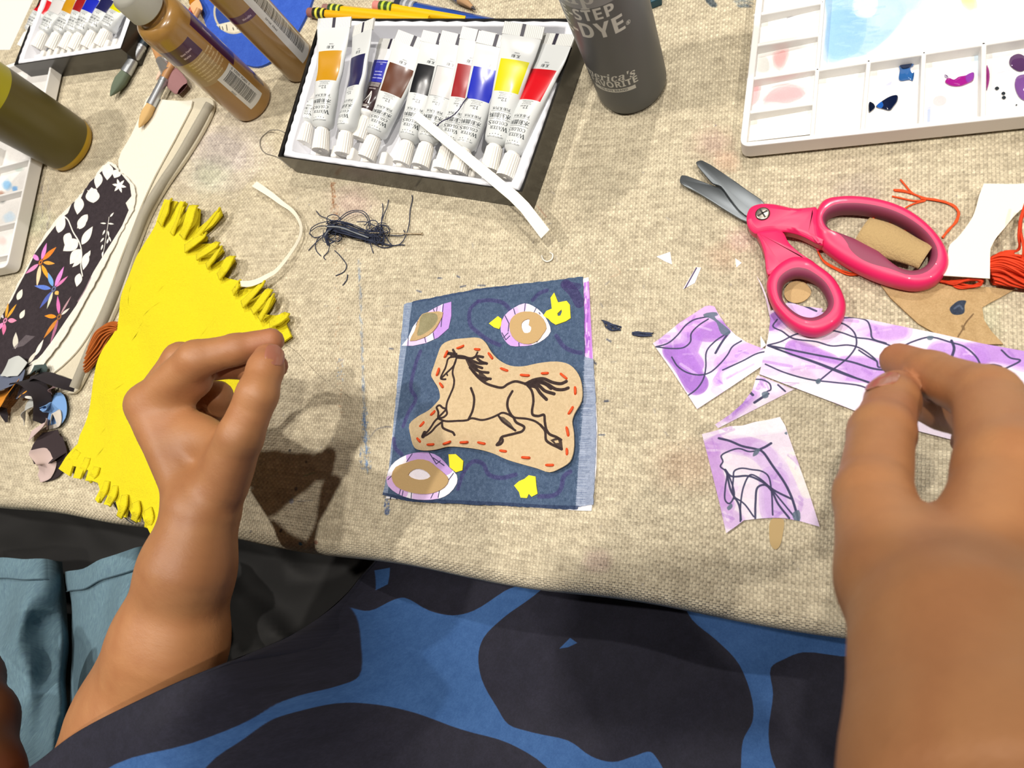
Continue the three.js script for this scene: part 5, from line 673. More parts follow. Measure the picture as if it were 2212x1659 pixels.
// ---------------------------------------------------------------- purple scribbled papers
function scribble(outline, { mm = 0.6, y0 = 0, fn = null, edge = 0, washes = [], lines = [], label, K, extra = [] }) {
  const f = new Flat(outline, 6500, '#e2d5e4', mm);
  for (let i = 0; i < 26; i++) { const p = outline[Math.floor(rnd() * outline.length)], q = outline[Math.floor(rnd() * outline.length)], a = [p[0] + (q[0] - p[0]) * rr(0.2, 0.8), p[1] + (q[1] - p[1]) * rr(0.2, 0.8)]; f.line([a, [a[0] + rr(-30, 30), a[1] + rr(-14, 14)]], rr(3, 7), rnd() < 0.5 ? '#e9e2ea' : '#d6bbe0', 0.5, 0); }
  for (const [l, w, col, al = 0.7] of washes) { for (let k = 0; k < 5; k++) f.line(K(l).map(([x, y]) => [x + rr(-3, 3), y + rr(-3, 3)]), w * rr(0.6, 1.05), col, al / 2.4); }
  for (let i = 0; i < 46 && washes.length; i++) { const W = K(washes[Math.floor(rnd() * washes.length)][0]), a = W[Math.floor(rnd() * (W.length - 1))], b = W[W.length - 1], k = rr(-0.3, 0.6); f.line([[a[0] + rr(-14, 14), a[1] + rr(-10, 10)], [a[0] + (b[0] - a[0]) * k + rr(-16, 16), a[1] + (b[1] - a[1]) * k + rr(-8, 8)]], rr(0.5, 2.2), ['#a473c6', '#c39bd6', '#efe6f0', '#8f5cb8'][i % 4], rr(0.15, 0.4), 0); }
  for (const [l, w = 0.75] of lines) f.line(K(l), w, '#26264a', 0.93); for (const fnx of extra) fnx(f); f.grain(9);
  return single('scribbled_paper', plate(outline, { h: mm, y0, t: 0.45, flat: f, fn, edge }), f.mat(0.7, { side: THREE.DoubleSide }), label, 'paper', 'purple scribbled paper offcuts');
}
const K5 = (p) => bx(p, 2.724, 1400, 320), K4 = (p) => bx(p, 2.86, 1380, 620);
const slate2 = (pts, K) => (f) => f.poly(K(pts), '#4f6273', 0.85, 3);
scribble(K4([[88, 350], [130, 322], [250, 225], [410, 120], [440, 115], [468, 122], [490, 165], [540, 240], [600, 300], [670, 345], [740, 372], [800, 388], [908, 402], [760, 490], [560, 625], [360, 755], [200, 510]]), { K: K4, y0: 0.7, mm: 1, fn: (x, z) => 0.0006 * noise2(x * 40, z * 40, 61), edge: 0.01, label: 'purple scribbled paper offcut with a concave side beside the scissors handle',
  washes: [[[[300, 230], [420, 270], [500, 260]], 12, '#9a5fc2'], [[[220, 390], [280, 470], [330, 560], [360, 600]], 14, '#8a4fb8'], [[[330, 310], [300, 420], [340, 480]], 12, '#a56fcb'], [[[300, 230], [400, 170], [450, 140]], 12, '#cfa2de'], [[[520, 480], [640, 400], [720, 380]], 9, '#c79ae0'], [[[490, 580], [530, 520]], 6, '#b78ad8'], [[[130, 330], [250, 320]], 8, '#c8a6d8', 0.5], [[[560, 560], [800, 430]], 9, '#f4eef2']],
  lines: [[[[105, 372], [180, 350], [240, 300], [290, 240], [340, 205], [400, 190], [430, 185]]], [[[110, 372], [200, 382], [280, 375], [320, 340], [325, 290], [370, 240], [430, 200]]], [[[205, 435], [240, 490], [300, 530], [380, 545], [440, 530], [500, 480], [550, 420], [580, 370], [635, 335]]], [[[300, 675], [360, 630], [400, 570], [415, 500], [420, 400], [470, 340], [550, 285]]], [[[475, 410], [510, 350], [560, 280]], 1.1], [[[520, 515], [640, 460], [740, 410], [840, 395]]]], extra: [slate2([[400, 170], [480, 158], [490, 175], [470, 185], [530, 240], [570, 280], [545, 300], [510, 290], [480, 220], [440, 195], [405, 185]], K4)] });
scribble(K4([[470, 850], [490, 872], [700, 765], [960, 632], [840, 585], [735, 545], [725, 560], [700, 640], [640, 720], [560, 790]]), { K: K4, mm: 0.4, label: 'narrow purple scribbled paper sliver under the long purple strip', washes: [[[[560, 790], [640, 720], [700, 660]], 8, '#b78ad0'], [[[740, 600], [880, 640]], 8, '#e6cfe8']],
  lines: [[[[720, 570], [770, 575], [810, 600], [815, 635], [795, 645]]], [[[680, 645], [705, 668]], 1.3], [[[715, 715], [760, 685], [800, 660]], 1.2], [[[860, 605], [905, 645]], 0.8]], extra: [slate2([[760, 655], [795, 645], [800, 680], [770, 688]], K4)] });
{
  const out = [...K5([[637, 752], [668, 800], [700, 880], [722, 960], [790, 925], [830, 905], [900, 930], [1028, 945], [1020, 965], [1150, 990], [1300, 1010], [1450, 1042], [1700, 1092], [1960, 1150], [2240, 1200], [2440, 1240]]), [2330, 1000], [2190, 985], [2029, 943], [1986, 932], ...K5([[1400, 1615], [1280, 1570], [1100, 1500], [900, 1425], [760, 1370], [655, 1330], [680, 1220], [705, 1120], [720, 1010], [690, 880], [660, 800]])];
  scribble(out, { K: K5, y0: 1.4, mm: 2, fn: (x, z) => 0.0025 * Math.max(0, x - 0.0) * 6 * 0.1 + 0.0007 * noise2(x * 30, z * 30, 62), edge: 0.012, label: 'long purple scribbled paper strip running under the scissors and the right hand',
    washes: [[[[740, 1030], [850, 980], [1000, 1000]], 10, '#cda6dd'], [[[860, 1180], [980, 1220], [1060, 1260]], 10, '#a36cc8'], [[[1160, 1300], [1300, 1310], [1420, 1340]], 14, '#b07ed0'], [[[1300, 1070], [1400, 1090], [1480, 1080]], 10, '#b98bd4'], [[[1720, 1210], [1830, 1220], [1920, 1240]], 12, '#b58ad6'], [[[1920, 1215], [2020, 1200], [2140, 1215], [2212, 1230]], 13, '#a875cc'], [[[700, 1280], [900, 1290], [1100, 1330]], 10, '#dcbfe6'], [[[1100, 1000], [1250, 1060]], 9, '#dcc0e8'], [[[800, 1380], [1050, 1450]], 10, '#f4eef4'], [[[720, 1040], [760, 1000]], 8, '#8a58b0']],
    lines: [[[[760, 1010], [735, 1050], [790, 1080], [850, 1120], [990, 1140], [1080, 1165], [1180, 1160], [1250, 1180], [1345, 1255], [1355, 1290], [1420, 1275]]], [[[705, 1160], [780, 1140], [860, 1100], [940, 1080]]], [[[705, 1162], [800, 1180], [1000, 1220], [1200, 1260], [1330, 1300], [1430, 1310]], 0.95], [[[710, 1165], [860, 1220], [1000, 1270], [1150, 1330], [1300, 1380], [1370, 1410]], 0.95], [[[712, 1165], [830, 1210], [960, 1250], [1120, 1310], [1280, 1375], [1360, 1400]]], [[[690, 1272], [800, 1320], [950, 1362], [1100, 1380], [1250, 1400], [1340, 1440]]], [[[995, 1380], [1080, 1310], [1180, 1230], [1225, 1160], [1215, 1090], [1160, 1040], [1110, 1025]]], [[[1070, 1070], [1150, 1090], [1220, 1115], [1300, 1125], [1400, 1155], [1470, 1175], [1560, 1140], [1660, 1115], [1780, 1145], [1860, 1170], [1930, 1230], [1975, 1300], [2060, 1310], [2120, 1290], [2190, 1250], [2130, 1235], [2080, 1190]]], [[[1150, 1000], [1230, 1000], [1290, 1020], [1310, 1070], [1320, 1120], [1400, 1150]]], [[[1785, 1135], [1800, 1180], [1785, 1235]], 1.1], [[[1950, 1290], [2030, 1275], [2080, 1290], [2040, 1305], [1970, 1305]]], [[[1300, 1500], [1330, 1480], [1345, 1500], [1310, 1515], [1298, 1500]]], [[[810, 905], [880, 915], [990, 960]], 1.0], [[[1345, 1255], [1300, 1230], [1240, 1190]]]], extra: [slate2([[985, 1370], [1010, 1355], [1015, 1380], [995, 1390]], K5), slate2([[1640, 1110], [1680, 1110], [1670, 1130], [1645, 1130]], K5)] });
}
scribble(K4([[390, 910], [470, 890], [560, 862], [640, 858], [720, 835], [800, 822], [872, 804], [905, 860], [925, 920], [1000, 1130], [1060, 1300], [1118, 1482], [1000, 1448], [900, 1428], [830, 1426], [760, 1430], [650, 1442], [600, 1480], [540, 1522], [500, 1340], [460, 1180], [425, 1040]]), { K: K4, mm: 0.6, y0: 0.5, fn: (x, z) => 0.0006 * noise2(x * 50, z * 50, 63), edge: 0.01, label: 'purple scribbled paper offcut with looped pen lines above the tan felt tip',
  washes: [[[[440, 1000], [520, 960], [640, 980], [740, 1010], [800, 1060]], 10, '#bd95d2'], [[[445, 1010], [460, 1120], [490, 1240], [540, 1340]], 9, '#b98ad0'], [[[760, 1020], [840, 1120], [900, 1230]], 12, '#d6bce4'], [[[840, 1200], [860, 1400], [920, 1420]], 14, '#c29ad8'], [[[1000, 1320], [1060, 1440]], 12, '#d9c0e0'], [[[540, 1420], [600, 1450]], 9, '#c8a4d6'], [[[560, 880], [860, 840]], 10, '#f4eff0'], [[[960, 1060], [1040, 1260]], 8, '#e6e4dc']],
  lines: [[[[495, 936], [560, 952], [640, 985], [720, 1002], [760, 1015], [830, 1110], [900, 1210], [940, 1290], [970, 1380], [985, 1440]], 1.1], [[[735, 1010], [780, 990], [818, 967]], 1.1], [[[720, 1015], [680, 1018], [620, 1000], [560, 1015], [510, 1045], [520, 1080], [505, 1110], [540, 1140], [570, 1200], [590, 1290], [560, 1340], [535, 1320], [535, 1240], [545, 1160], [530, 1130]]], [[[535, 1130], [570, 1170], [680, 1170], [770, 1210], [840, 1260], [940, 1310]], 0.95], [[[585, 1180], [590, 1140], [630, 1122], [700, 1130], [760, 1140], [800, 1170], [820, 1260], [828, 1410]]], [[[628, 1450], [630, 1340], [650, 1230], [690, 1162], [740, 1180], [810, 1240], [870, 1310], [960, 1420]]], [[[720, 1430], [722, 1330], [735, 1240], [780, 1225], [820, 1260], [860, 1340], [930, 1430]], 0.95], [[[545, 1150], [570, 1260], [620, 1350], [632, 1440]], 0.95], [[[590, 1300], [650, 1340], [710, 1420]]], [[[585, 1180], [580, 1260], [590, 1310]]]], extra: [slate2([[720, 1005], [750, 1000], [735, 1035], [705, 1048]], K4), slate2([[545, 1365], [575, 1340], [580, 1360], [555, 1382]], K4), slate2([[900, 905], [915, 895], [915, 915]], K4), slate2([[950, 1400], [990, 1380], [995, 1448], [960, 1440]], K4)] });
for (const [pts, words] of [[K5([[50, 640], [130, 612], [142, 686], [100, 668]]), 'largest tiny white paper triangle on the cloth'], [K5([[513, 650], [551, 676], [520, 704]]), 'smallest white paper triangle below the scissors blades']]) single('paper_triangle', plate(pts, { t: 0.4 }), std(0xf0eef0, 0.8), words, 'paper bit');
{ const pts = K5([[283, 702], [312, 705], [275, 795], [205, 832]]), f = new Flat(pts, 9000, '#f0ecf2', 0.4); f.line(K5([[285, 705], [215, 830]]), 0.7, '#3a2a4e', 0.9, 0); single('paper_sliver', plate(pts, { t: 0.4, flat: f }), f.mat(0.8), 'small white paper sliver with a dark violet edge line', 'paper bit'); }
single('paper_spike', plate(K5([[662, 1110], [695, 1165], [664, 1188]]), { h: 1, y0: 2.6, t: 0.4 }), std(0xf0ecea, 0.8), 'tiny white pointed paper bit between two purple papers', 'paper bit');
// tan felt bits
const tanFelt = std(0xc2a273, 0.95, { bumpMap: feltBump(40), bumpScale: 0.0005 });
const KF = (p) => bx(p, 4.483, 1850, 370);
{
  const out = KF([[235, 1105], [400, 1085], [600, 1075], [790, 1050], [950, 1100], [1200, 1120], [1400, 1130], [1540, 1140], [1390, 1225], [1300, 1270], [1218, 1320], [1235, 1440], [1300, 1545], [1420, 1680], [1200, 1680], [1000, 1640], [750, 1565], [600, 1480], [480, 1370], [330, 1230]]), f = new Flat(out, 5000, '#c2a273', 1.5);
  f.poly(KF([[905, 1330], [940, 1290], [990, 1255], [1065, 1255], [1050, 1300], [1045, 1370], [990, 1390], [930, 1380]]), '#2c3a50', 0.95, 3); f.line(KF([[950, 1330], [1000, 1300], [1030, 1330]]), 0.8, '#6a7c92', 0.6); f.line(KF([[1135, 1380], [1060, 1470], [1030, 1530], [985, 1605]]), 0.6, '#6b5236', 0.8); f.line(KF([[1030, 1500], [1040, 1530]]), 1.2, '#7d6444', 0.8); f.grain(14);
  single('felt_scrap', plate(out, { h: 1.2, y0: 0.1, t: 1.2, edge: 0.01, fn: (x, z) => 0.0008 * noise2(x * 50, z * 50, 71), flat: f, crease: 1 }), f.mat(0.95, { bumpMap: feltBump(4), bumpScale: 0.0004 }), 'large tan felt scrap with a dark blue mark beside the orange floss', 'felt scrap', 'tan felt scraps');
}
{
  const A = P(1872, 492, 2), B = P(2008, 548, 2), d = B.clone().sub(A), L = d.length(); d.normalize(); const s = new THREE.Vector3(-d.z, 0, d.x); if (s.z < 0) s.negate(); const rows = [];
  for (let i = 0; i <= 16; i++) { const t = i / 16, row = []; for (let j = 0; j <= 14; j++) { const a = -0.5 + (j / 14) * 3.4, r = 0.0052 + 0.0008 * Math.sin(t * 5), p = A.clone().addScaledVector(d, t * L); row.push(new THREE.Vector3(p.x, T + 0.0062, p.z).addScaledVector(s, 0.003 + r * 1.35 * -Math.cos(a) + 0.002).add(new THREE.Vector3(0, r * Math.sin(a) * 0.95, 0))); } rows.push(row); }
  single('felt_roll', gridSurface(rows, 0.001), std(0xb99c6c, 0.95, { side: THREE.DoubleSide, bumpMap: feltBump(40), bumpScale: 0.0005 }), 'rolled tan felt scrap inside the large scissors loop', 'felt scrap', 'tan felt scraps');
}
single('felt_scrap', plate(smooth(K5([[800, 850], [830, 800], [880, 785], [930, 800], [960, 850], [920, 900], [860, 915], [815, 895]]), 3), { h: 1, y0: 0.1, t: 1.1, edge: 0.006, fn: (x, z) => 0.001 * noise2(x * 80, z * 80, 72) }), tanFelt, 'small round tan felt scrap inside the small scissors loop', 'felt scrap', 'tan felt scraps');
single('felt_scrap', plate(smooth(K4([[815, 1440], [860, 1428], [895, 1440], [890, 1520], [870, 1600], [845, 1622], [818, 1600], [805, 1520]]), 3), { h: 0.4, y0: 0.05, t: 0.35 }), std(0xb49a6c, 0.95), 'narrow tan felt tip poking out below a purple paper offcut', 'felt scrap', 'tan felt scraps');
single('paper_shape', plate([...smooth(KF([[1235, 115], [1500, 120], [1800, 130], [1800, 290], [1640, 340], [1540, 420], [1450, 530], [1350, 650], [1300, 745]]), 3, false), ...KF([[1296, 800], [1294, 1036], [805, 1004], [850, 960]]), ...smooth(KF([[885, 870], [900, 720], [980, 640], [1060, 540], [1130, 430], [1165, 330], [1190, 230]]), 3, false)], { h: 9, y0: 8.2, t: 0.5 }), std(0xf0e9d8, 0.85), 'blank cream paper shape with curved sides propped beside the orange floss', 'paper');
// ---------------------------------------------------------------- scissors
{
  const o = thing('scissors', 'pink handled scissors with grey steel blades and a mauve grip lining', 'scissors'), pink = phys(0xe0245f, 0.42, { clearcoat: 0.1 }), mauve = std(0x8c3a55, 0.6), steel = new THREE.MeshStandardMaterial({ color: 0x6a6f72, metalness: 0.85, roughness: 0.42 });
  // a rounded loop between an outer and an inner outline; the inner half is the soft lining
  const loop = (outer, inner, centre, h, y0, y1, lip = 0) => {
    const w = (l) => smooth(l, 6).map(([x, y]) => P(x, y, h)), O = w(outer), I = w(inner), C = P(centre[0], centre[1], h);
    const hit = (poly, a) => { const dx = Math.cos(a), dz = Math.sin(a); let best = 0; for (let i = 0; i < poly.length; i++) { const p = poly[i], q = poly[(i + 1) % poly.length], ex = q.x - p.x, ez = q.z - p.z, den = dx * ez - dz * ex; if (Math.abs(den) < 1e-12) continue; const px = p.x - C.x, pz = p.z - C.z, t = (px * ez - pz * ex) / den, s = (px * dz - pz * dx) / den; if (t > 0 && s >= 0 && s <= 1) best = Math.max(best, t); } return best; };
    const n = 110, K = 24, make = (inside) => { const rows = []; for (let i = 0; i <= n; i++) { const a = i / n * Math.PI * 2, cut = 1.85 - lip * Math.pow(Math.max(0, Math.cos(a - 2.0)), 1.5), f0 = inside ? cut : -cut, f1 = inside ? 2 * Math.PI - cut : cut, ro = hit(O, a), ri = hit(I, a), row = []; for (let k = 0; k <= K; k++) { const th = f0 + (f1 - f0) * k / K, u = Math.sign(Math.cos(th)) * Math.pow(Math.abs(Math.cos(th)), 0.8), v = Math.sign(Math.sin(th)) * Math.pow(Math.abs(Math.sin(th)), 0.8), r = (ro + ri) / 2 + (ro - ri) / 2 * u; row.push(new THREE.Vector3(C.x + r * Math.cos(a), T + ((y0 + y1) / 2 + (y1 - y0) / 2 * v) / 1000, C.z + r * Math.sin(a))); } rows.push(row); } return gridSurface(rows); };
    return [make(false), make(true)];
  };
  const dbl = (m) => { m.side = THREE.DoubleSide; return m; }; dbl(pink); dbl(mauve);
  const [bo, bi] = loop(K5([[975, 455], [985, 380], [1030, 306], [1120, 283], [1250, 283], [1400, 310], [1530, 362], [1640, 442], [1720, 532], [1765, 620], [1770, 690], [1740, 750], [1690, 795], [1600, 822], [1510, 815], [1400, 788], [1250, 728], [1100, 640], [1010, 560]]), K5([[1045, 430], [1065, 395], [1120, 370], [1200, 364], [1300, 373], [1420, 403], [1530, 455], [1615, 522], [1662, 600], [1655, 660], [1610, 704], [1540, 718], [1460, 694], [1400, 646], [1340, 590], [1260, 548], [1160, 514], [1080, 488]]), K5([[1330, 530]])[0], 9, 0.4, 12, 0.55);
  part('large_handle', bo, pink, o); part('large_grip', bi, mauve, o);
  part('handle_arm', plate(smooth(K5([[578, 400], [600, 348], [650, 326], [740, 326], [860, 350], [950, 345], [992, 345], [1000, 420], [1010, 500], [1030, 570], [1000, 562], [900, 512], [810, 490], [700, 490], [630, 500], [590, 462]]), 4), { h: 10.5, y0: 2.9, t: 8.6, bevel: 2.4, crease: 0.9 }), pink, o);
  const [so, si] = loop(K5([[696, 820], [706, 760], [760, 690], [850, 640], [940, 650], [1000, 690], [1090, 762], [1140, 840], [1165, 925], [1148, 1005], [1090, 1062], [1000, 1100], [915, 1090], [840, 1050], [770, 982], [722, 910]]), K5([[788, 850], [800, 792], [860, 756], [930, 762], [1000, 802], [1040, 855], [1058, 920], [1030, 968], [970, 996], [900, 986], [840, 948], [800, 902]]), K5([[922, 880]])[0], 9, 1.9, 12.5);
  part('small_handle', so, pink, o); part('small_grip', si, mauve, o);
  part('handle_arm', plate(smooth(K5([[640, 505], [700, 490], [790, 494], [830, 560], [900, 622], [985, 682], [960, 694], [900, 690], [810, 700], [750, 735], [706, 748], [694, 720], [684, 630], [657, 545]]), 4), { h: 9.5, y0: 2.4, t: 8.4, bevel: 1.3, crease: 0.9 }), pink, o);
  part('blade', plate(smooth(K5([[283, 92], [300, 80], [322, 79], [480, 178], [580, 250], [690, 340], [650, 420], [570, 400], [480, 300], [430, 232], [380, 212], [340, 170]]), 3), { h: 5, y0: 4.6, t: 1.7, bevel: 0.4 }), steel, o);
  part('blade', plate(smooth(K5([[188, 180], [200, 160], [290, 186], [400, 226], [520, 250], [620, 330], [640, 430], [575, 432], [480, 382], [300, 268], [190, 206]]), 3), { h: 4, y0: 2.7, t: 1.7, bevel: 0.4 }), steel, o);
  const c = P(1400 + 674 / 2.724, 320 + 388 / 2.724, 11.5), sc = lathe([[0, 0], [3.6, 0], [3.6, 0.7], [2.9, 1.2], [0, 1.3]], 28); sc.translate(c.x, T + 0.0113, c.z); const screw = part('pivot_screw', sc, new THREE.MeshStandardMaterial({ color: 0x9d968c, metalness: 1, roughness: 0.3 }), o);
  for (const a of [0.4, 0.4 + Math.PI / 2]) { const s = new THREE.BoxGeometry(0.0052, 0.0004, 0.0007); s.rotateY(a); s.translate(c.x, T + 0.01265, c.z); part('screw_slot', s, std(0x3c3733, 0.7), screw); }
}
// ---------------------------------------------------------------- people: one smooth skin from tapered capsules
function smin(a, b, k) { const h = Math.max(k - Math.abs(a - b), 0) / k; return Math.min(a, b) - h * h * k * 0.25; }
function chain(list) { const o = []; for (let i = 0; i + 1 < list.length; i++) { const [a, ra] = list[i], [b, rb] = list[i + 1]; o.push({ a, d: b.clone().sub(a), l2: a.distanceToSquared(b), ra, rb }); } return o; }
const boneD = (q, x, y, z) => { const ax = x - q.a.x, ay = y - q.a.y, az = z - q.a.z; let t = (ax * q.d.x + ay * q.d.y + az * q.d.z) / q.l2; t = t < 0 ? 0 : t > 1 ? 1 : t; const dx = ax - q.d.x * t, dy = ay - q.d.y * t, dz = az - q.d.z * t; return Math.sqrt(dx * dx + dy * dy + dz * dz) - (q.ra + (q.rb - q.ra) * t); };
// palm: bones blended together; fingers: chains blended with the palm but not with each other
function field(palm, fingers, kp, kf, kj) {
  return (x, y, z) => { let p = 1; for (const q of palm) p = smin(p, boneD(q, x, y, z), kp); let r = p; for (const f of fingers) { let d = 1; for (const q of f) d = smin(d, boneD(q, x, y, z), kj); r = Math.min(r, smin(p, d, kf)); } return r; };
}
function surfaceNet(fn, lo, hi, cell) {
  const n = [0, 1, 2].map((i) => Math.ceil((hi[i] - lo[i]) / cell) + 1), [nx, ny, nz] = n, v = new Float32Array(nx * ny * nz);
  const id = (i, j, k) => (k * ny + j) * nx + i;
  const st = 4; // coarse skip: far blocks keep the coarse value
  for (let k = 0; k < nz; k += st) for (let j = 0; j < ny; j += st) for (let i = 0; i < nx; i += st) {
    const c = fn(lo[0] + (i + 1.5) * cell, lo[1] + (j + 1.5) * cell, lo[2] + (k + 1.5) * cell), far = Math.abs(c) > cell * 5.5;
    for (let c2 = k; c2 < Math.min(k + st, nz); c2++) for (let b = j; b < Math.min(j + st, ny); b++) for (let a = i; a < Math.min(i + st, nx); a++) v[id(a, b, c2)] = far ? c : fn(lo[0] + a * cell, lo[1] + b * cell, lo[2] + c2 * cell);
  }
  const map = new Int32Array(nx * ny * nz).fill(-1), pos = [], idx = [];
  for (let k = 0; k < nz - 1; k++) for (let j = 0; j < ny - 1; j++) for (let i = 0; i < nx - 1; i++) {
    let s = 0; const c = []; for (let q = 0; q < 8; q++) { const w = v[id(i + (q & 1), j + ((q >> 1) & 1), k + (q >> 2))]; c.push(w); if (w < 0) s++; } if (s === 0 || s === 8) continue;
    let X = 0, Y = 0, Z = 0, m = 0;
    for (const [a, b] of [[0, 1], [2, 3], [4, 5], [6, 7], [0, 2], [1, 3], [4, 6], [5, 7], [0, 4], [1, 5], [2, 6], [3, 7]]) if ((c[a] < 0) !== (c[b] < 0)) { const t = c[a] / (c[a] - c[b]); X += (a & 1) + ((b & 1) - (a & 1)) * t; Y += ((a >> 1) & 1) + (((b >> 1) & 1) - ((a >> 1) & 1)) * t; Z += (a >> 2) + ((b >> 2) - (a >> 2)) * t; m++; }
    map[id(i, j, k)] = pos.length / 3; pos.push(lo[0] + (i + X / m) * cell, lo[1] + (j + Y / m) * cell, lo[2] + (k + Z / m) * cell);
  }
  for (let k = 1; k < nz - 1; k++) for (let j = 1; j < ny - 1; j++) for (let i = 1; i < nx - 1; i++) {
    const a = v[id(i, j, k)] < 0, quad = (p, q, r, s, flip) => { if (p < 0 || q < 0 || r < 0 || s < 0) return; flip ? idx.push(p, r, q, p, s, r) : idx.push(p, q, r, p, r, s); };
    if (a !== v[id(i + 1, j, k)] < 0) quad(map[id(i, j - 1, k - 1)], map[id(i, j, k - 1)], map[id(i, j, k)], map[id(i, j - 1, k)], !a);
    if (a !== v[id(i, j + 1, k)] < 0) quad(map[id(i - 1, j, k - 1)], map[id(i - 1, j, k)], map[id(i, j, k)], map[id(i, j, k - 1)], !a);
    if (a !== v[id(i, j, k + 1)] < 0) quad(map[id(i - 1, j - 1, k)], map[id(i, j - 1, k)], map[id(i, j, k)], map[id(i - 1, j, k)], !a);
  }
  const g = new THREE.BufferGeometry(); g.setAttribute('position', new THREE.Float32BufferAttribute(pos, 3)); g.setIndex(idx);
  const nn = new Float32Array(pos.length), e = cell * 0.5; for (let i = 0; i < pos.length; i += 3) { const [x, y, z] = [pos[i], pos[i + 1], pos[i + 2]]; const v3 = new THREE.Vector3(fn(x + e, y, z) - fn(x - e, y, z), fn(x, y + e, z) - fn(x, y - e, z), fn(x, y, z + e) - fn(x, y, z - e)).normalize(); nn[i] = v3.x; nn[i + 1] = v3.y; nn[i + 2] = v3.z; }
  g.setAttribute('normal', new THREE.BufferAttribute(nn, 3)); return g;
}
function bounds(lists, pad) { const lo = [1e9, 1e9, 1e9], hi = [-1e9, -1e9, -1e9]; for (const q of lists) for (const [p, r] of [[q.a, q.ra], [q.a.clone().add(q.d), q.rb]]) ['x', 'y', 'z'].forEach((k, i) => { lo[i] = Math.min(lo[i], p[k] - r - pad); hi[i] = Math.max(hi[i], p[k] + r + pad); }); return [lo, hi]; }
const J = (x, y, h, r) => [P(x, y, h), r / 1000];
// left hand: thumb and first finger pinched, the others curled under
const L = {
  fingers: [
    chain([J(322, 872, 94, 10.6), J(425, 776, 100, 9.4), J(510, 755, 92, 7.8), J(586, 736, 84, 6.5)]),            // first
    chain([J(322, 880, 80, 10.6), J(392, 778, 82, 9.4), J(465, 785, 78, 8.4), J(540, 790, 76, 7.6), J(596, 790, 75, 6.4)]), // second, tip behind the thumb
    chain([J(345, 915, 64, 10), J(420, 848, 62, 8.8), J(470, 855, 58, 8.0), J(470, 880, 54, 7.2)]),
    chain([J(365, 955, 50, 9.4), J(425, 905, 46, 8.0), J(458, 908, 42, 7.2), J(455, 930, 42, 6.6)]),
    chain([J(480, 1045, 88, 12.5), J(518, 945, 96, 10.6), J(556, 852, 100, 9.4), J(574, 796, 96, 8.4), J(580, 772, 93, 7.2)]),       // thumb
  ],
};
const Lpalm = [...chain([J(415, 1085, 88, 11), J(318, 876, 93, 10.5)]), ...chain([J(420, 1085, 76, 11), J(320, 884, 79, 10)]), ...chain([J(425, 1088, 64, 11), J(345, 918, 63, 10)]), ...chain([J(430, 1092, 54, 10), J(365, 958, 49, 9)]), ...chain([J(445, 1100, 80, 12), J(492, 1010, 84, 11.5)]), ...chain([J(352, 880, 90, 9), J(420, 822, 90, 9)]), ...chain([J(395, 975, 60, 10), J(470, 1000, 66, 10)]), ...chain([J(358, 918, 88, 9), J(430, 945, 84, 9.5), J(505, 965, 88, 9)]),
  ...chain([J(436, 1115, 86, 17.5), J(405, 1230, 84, 20.5), J(366, 1390, 74, 26), J(316, 1560, 58, 34), J(250, 1740, 40, 40)]), ...chain([J(424, 1120, 62, 16.5), J(395, 1235, 62, 19.5), J(358, 1390, 54, 25), J(310, 1560, 42, 33)])];
// right hand: thumb and first finger pinched above the purple strip
const R = {
  fingers: [
    chain([J(2178, 1010, 138, 12.2), J(2132, 858, 108, 9.6), J(2012, 808, 84, 7.8), J(1940, 778, 70, 6.6)]),
    chain([J(2190, 1030, 118, 12), J(2130, 905, 88, 9.2), J(2040, 880, 74, 8), J(1985, 868, 66, 6.8)]),
    chain([J(2215, 1060, 98, 11.5), J(2180, 960, 72, 9), J(2125, 935, 64, 8), J(2100, 955, 62, 7)]),
    chain([J(2250, 1110, 82, 10.5), J(2220, 1020, 60, 8.2), J(2180, 1015, 56, 7.2)]),
    chain([J(1938, 1260, 166, 13.5), J(1886, 1075, 144, 9.8), J(1904, 935, 117, 9.4), J(1928, 868, 95, 8.4), J(1937, 842, 87, 7.2)]),
  ],
};
const Rpalm = [...chain([J(2095, 1320, 172, 12), J(2178, 1020, 138, 12)]), ...chain([J(2130, 1320, 160, 12), J(2192, 1040, 118, 11.5)]), ...chain([J(2170, 1330, 148, 12), J(2220, 1070, 98, 11)]), ...chain([J(2200, 1350, 140, 11), J(2250, 1120, 82, 10)]), ...chain([J(2040, 1385, 178, 17.5), J(1945, 1250, 164, 13)]), ...chain([J(1985, 1235, 156, 9), J(2090, 1195, 146, 9)]),
  ...chain([J(2075, 1400, 180, 18), J(2100, 1560, 190, 19), J(2160, 1760, 200, 24), J(2250, 2000, 208, 30)]), ...chain([J(2160, 1400, 168, 16), J(2190, 1560, 176, 18), J(2240, 1760, 188, 24), J(2310, 2000, 196, 30)])];
function skinGeo(palm, fingers, kp, kf, kj, cell) { const fn = field(palm, fingers, kp, kf, kj), [lo, hi] = bounds([...palm, ...fingers.flat()], 0.006); return surfaceNet(fn, lo, hi, cell); }
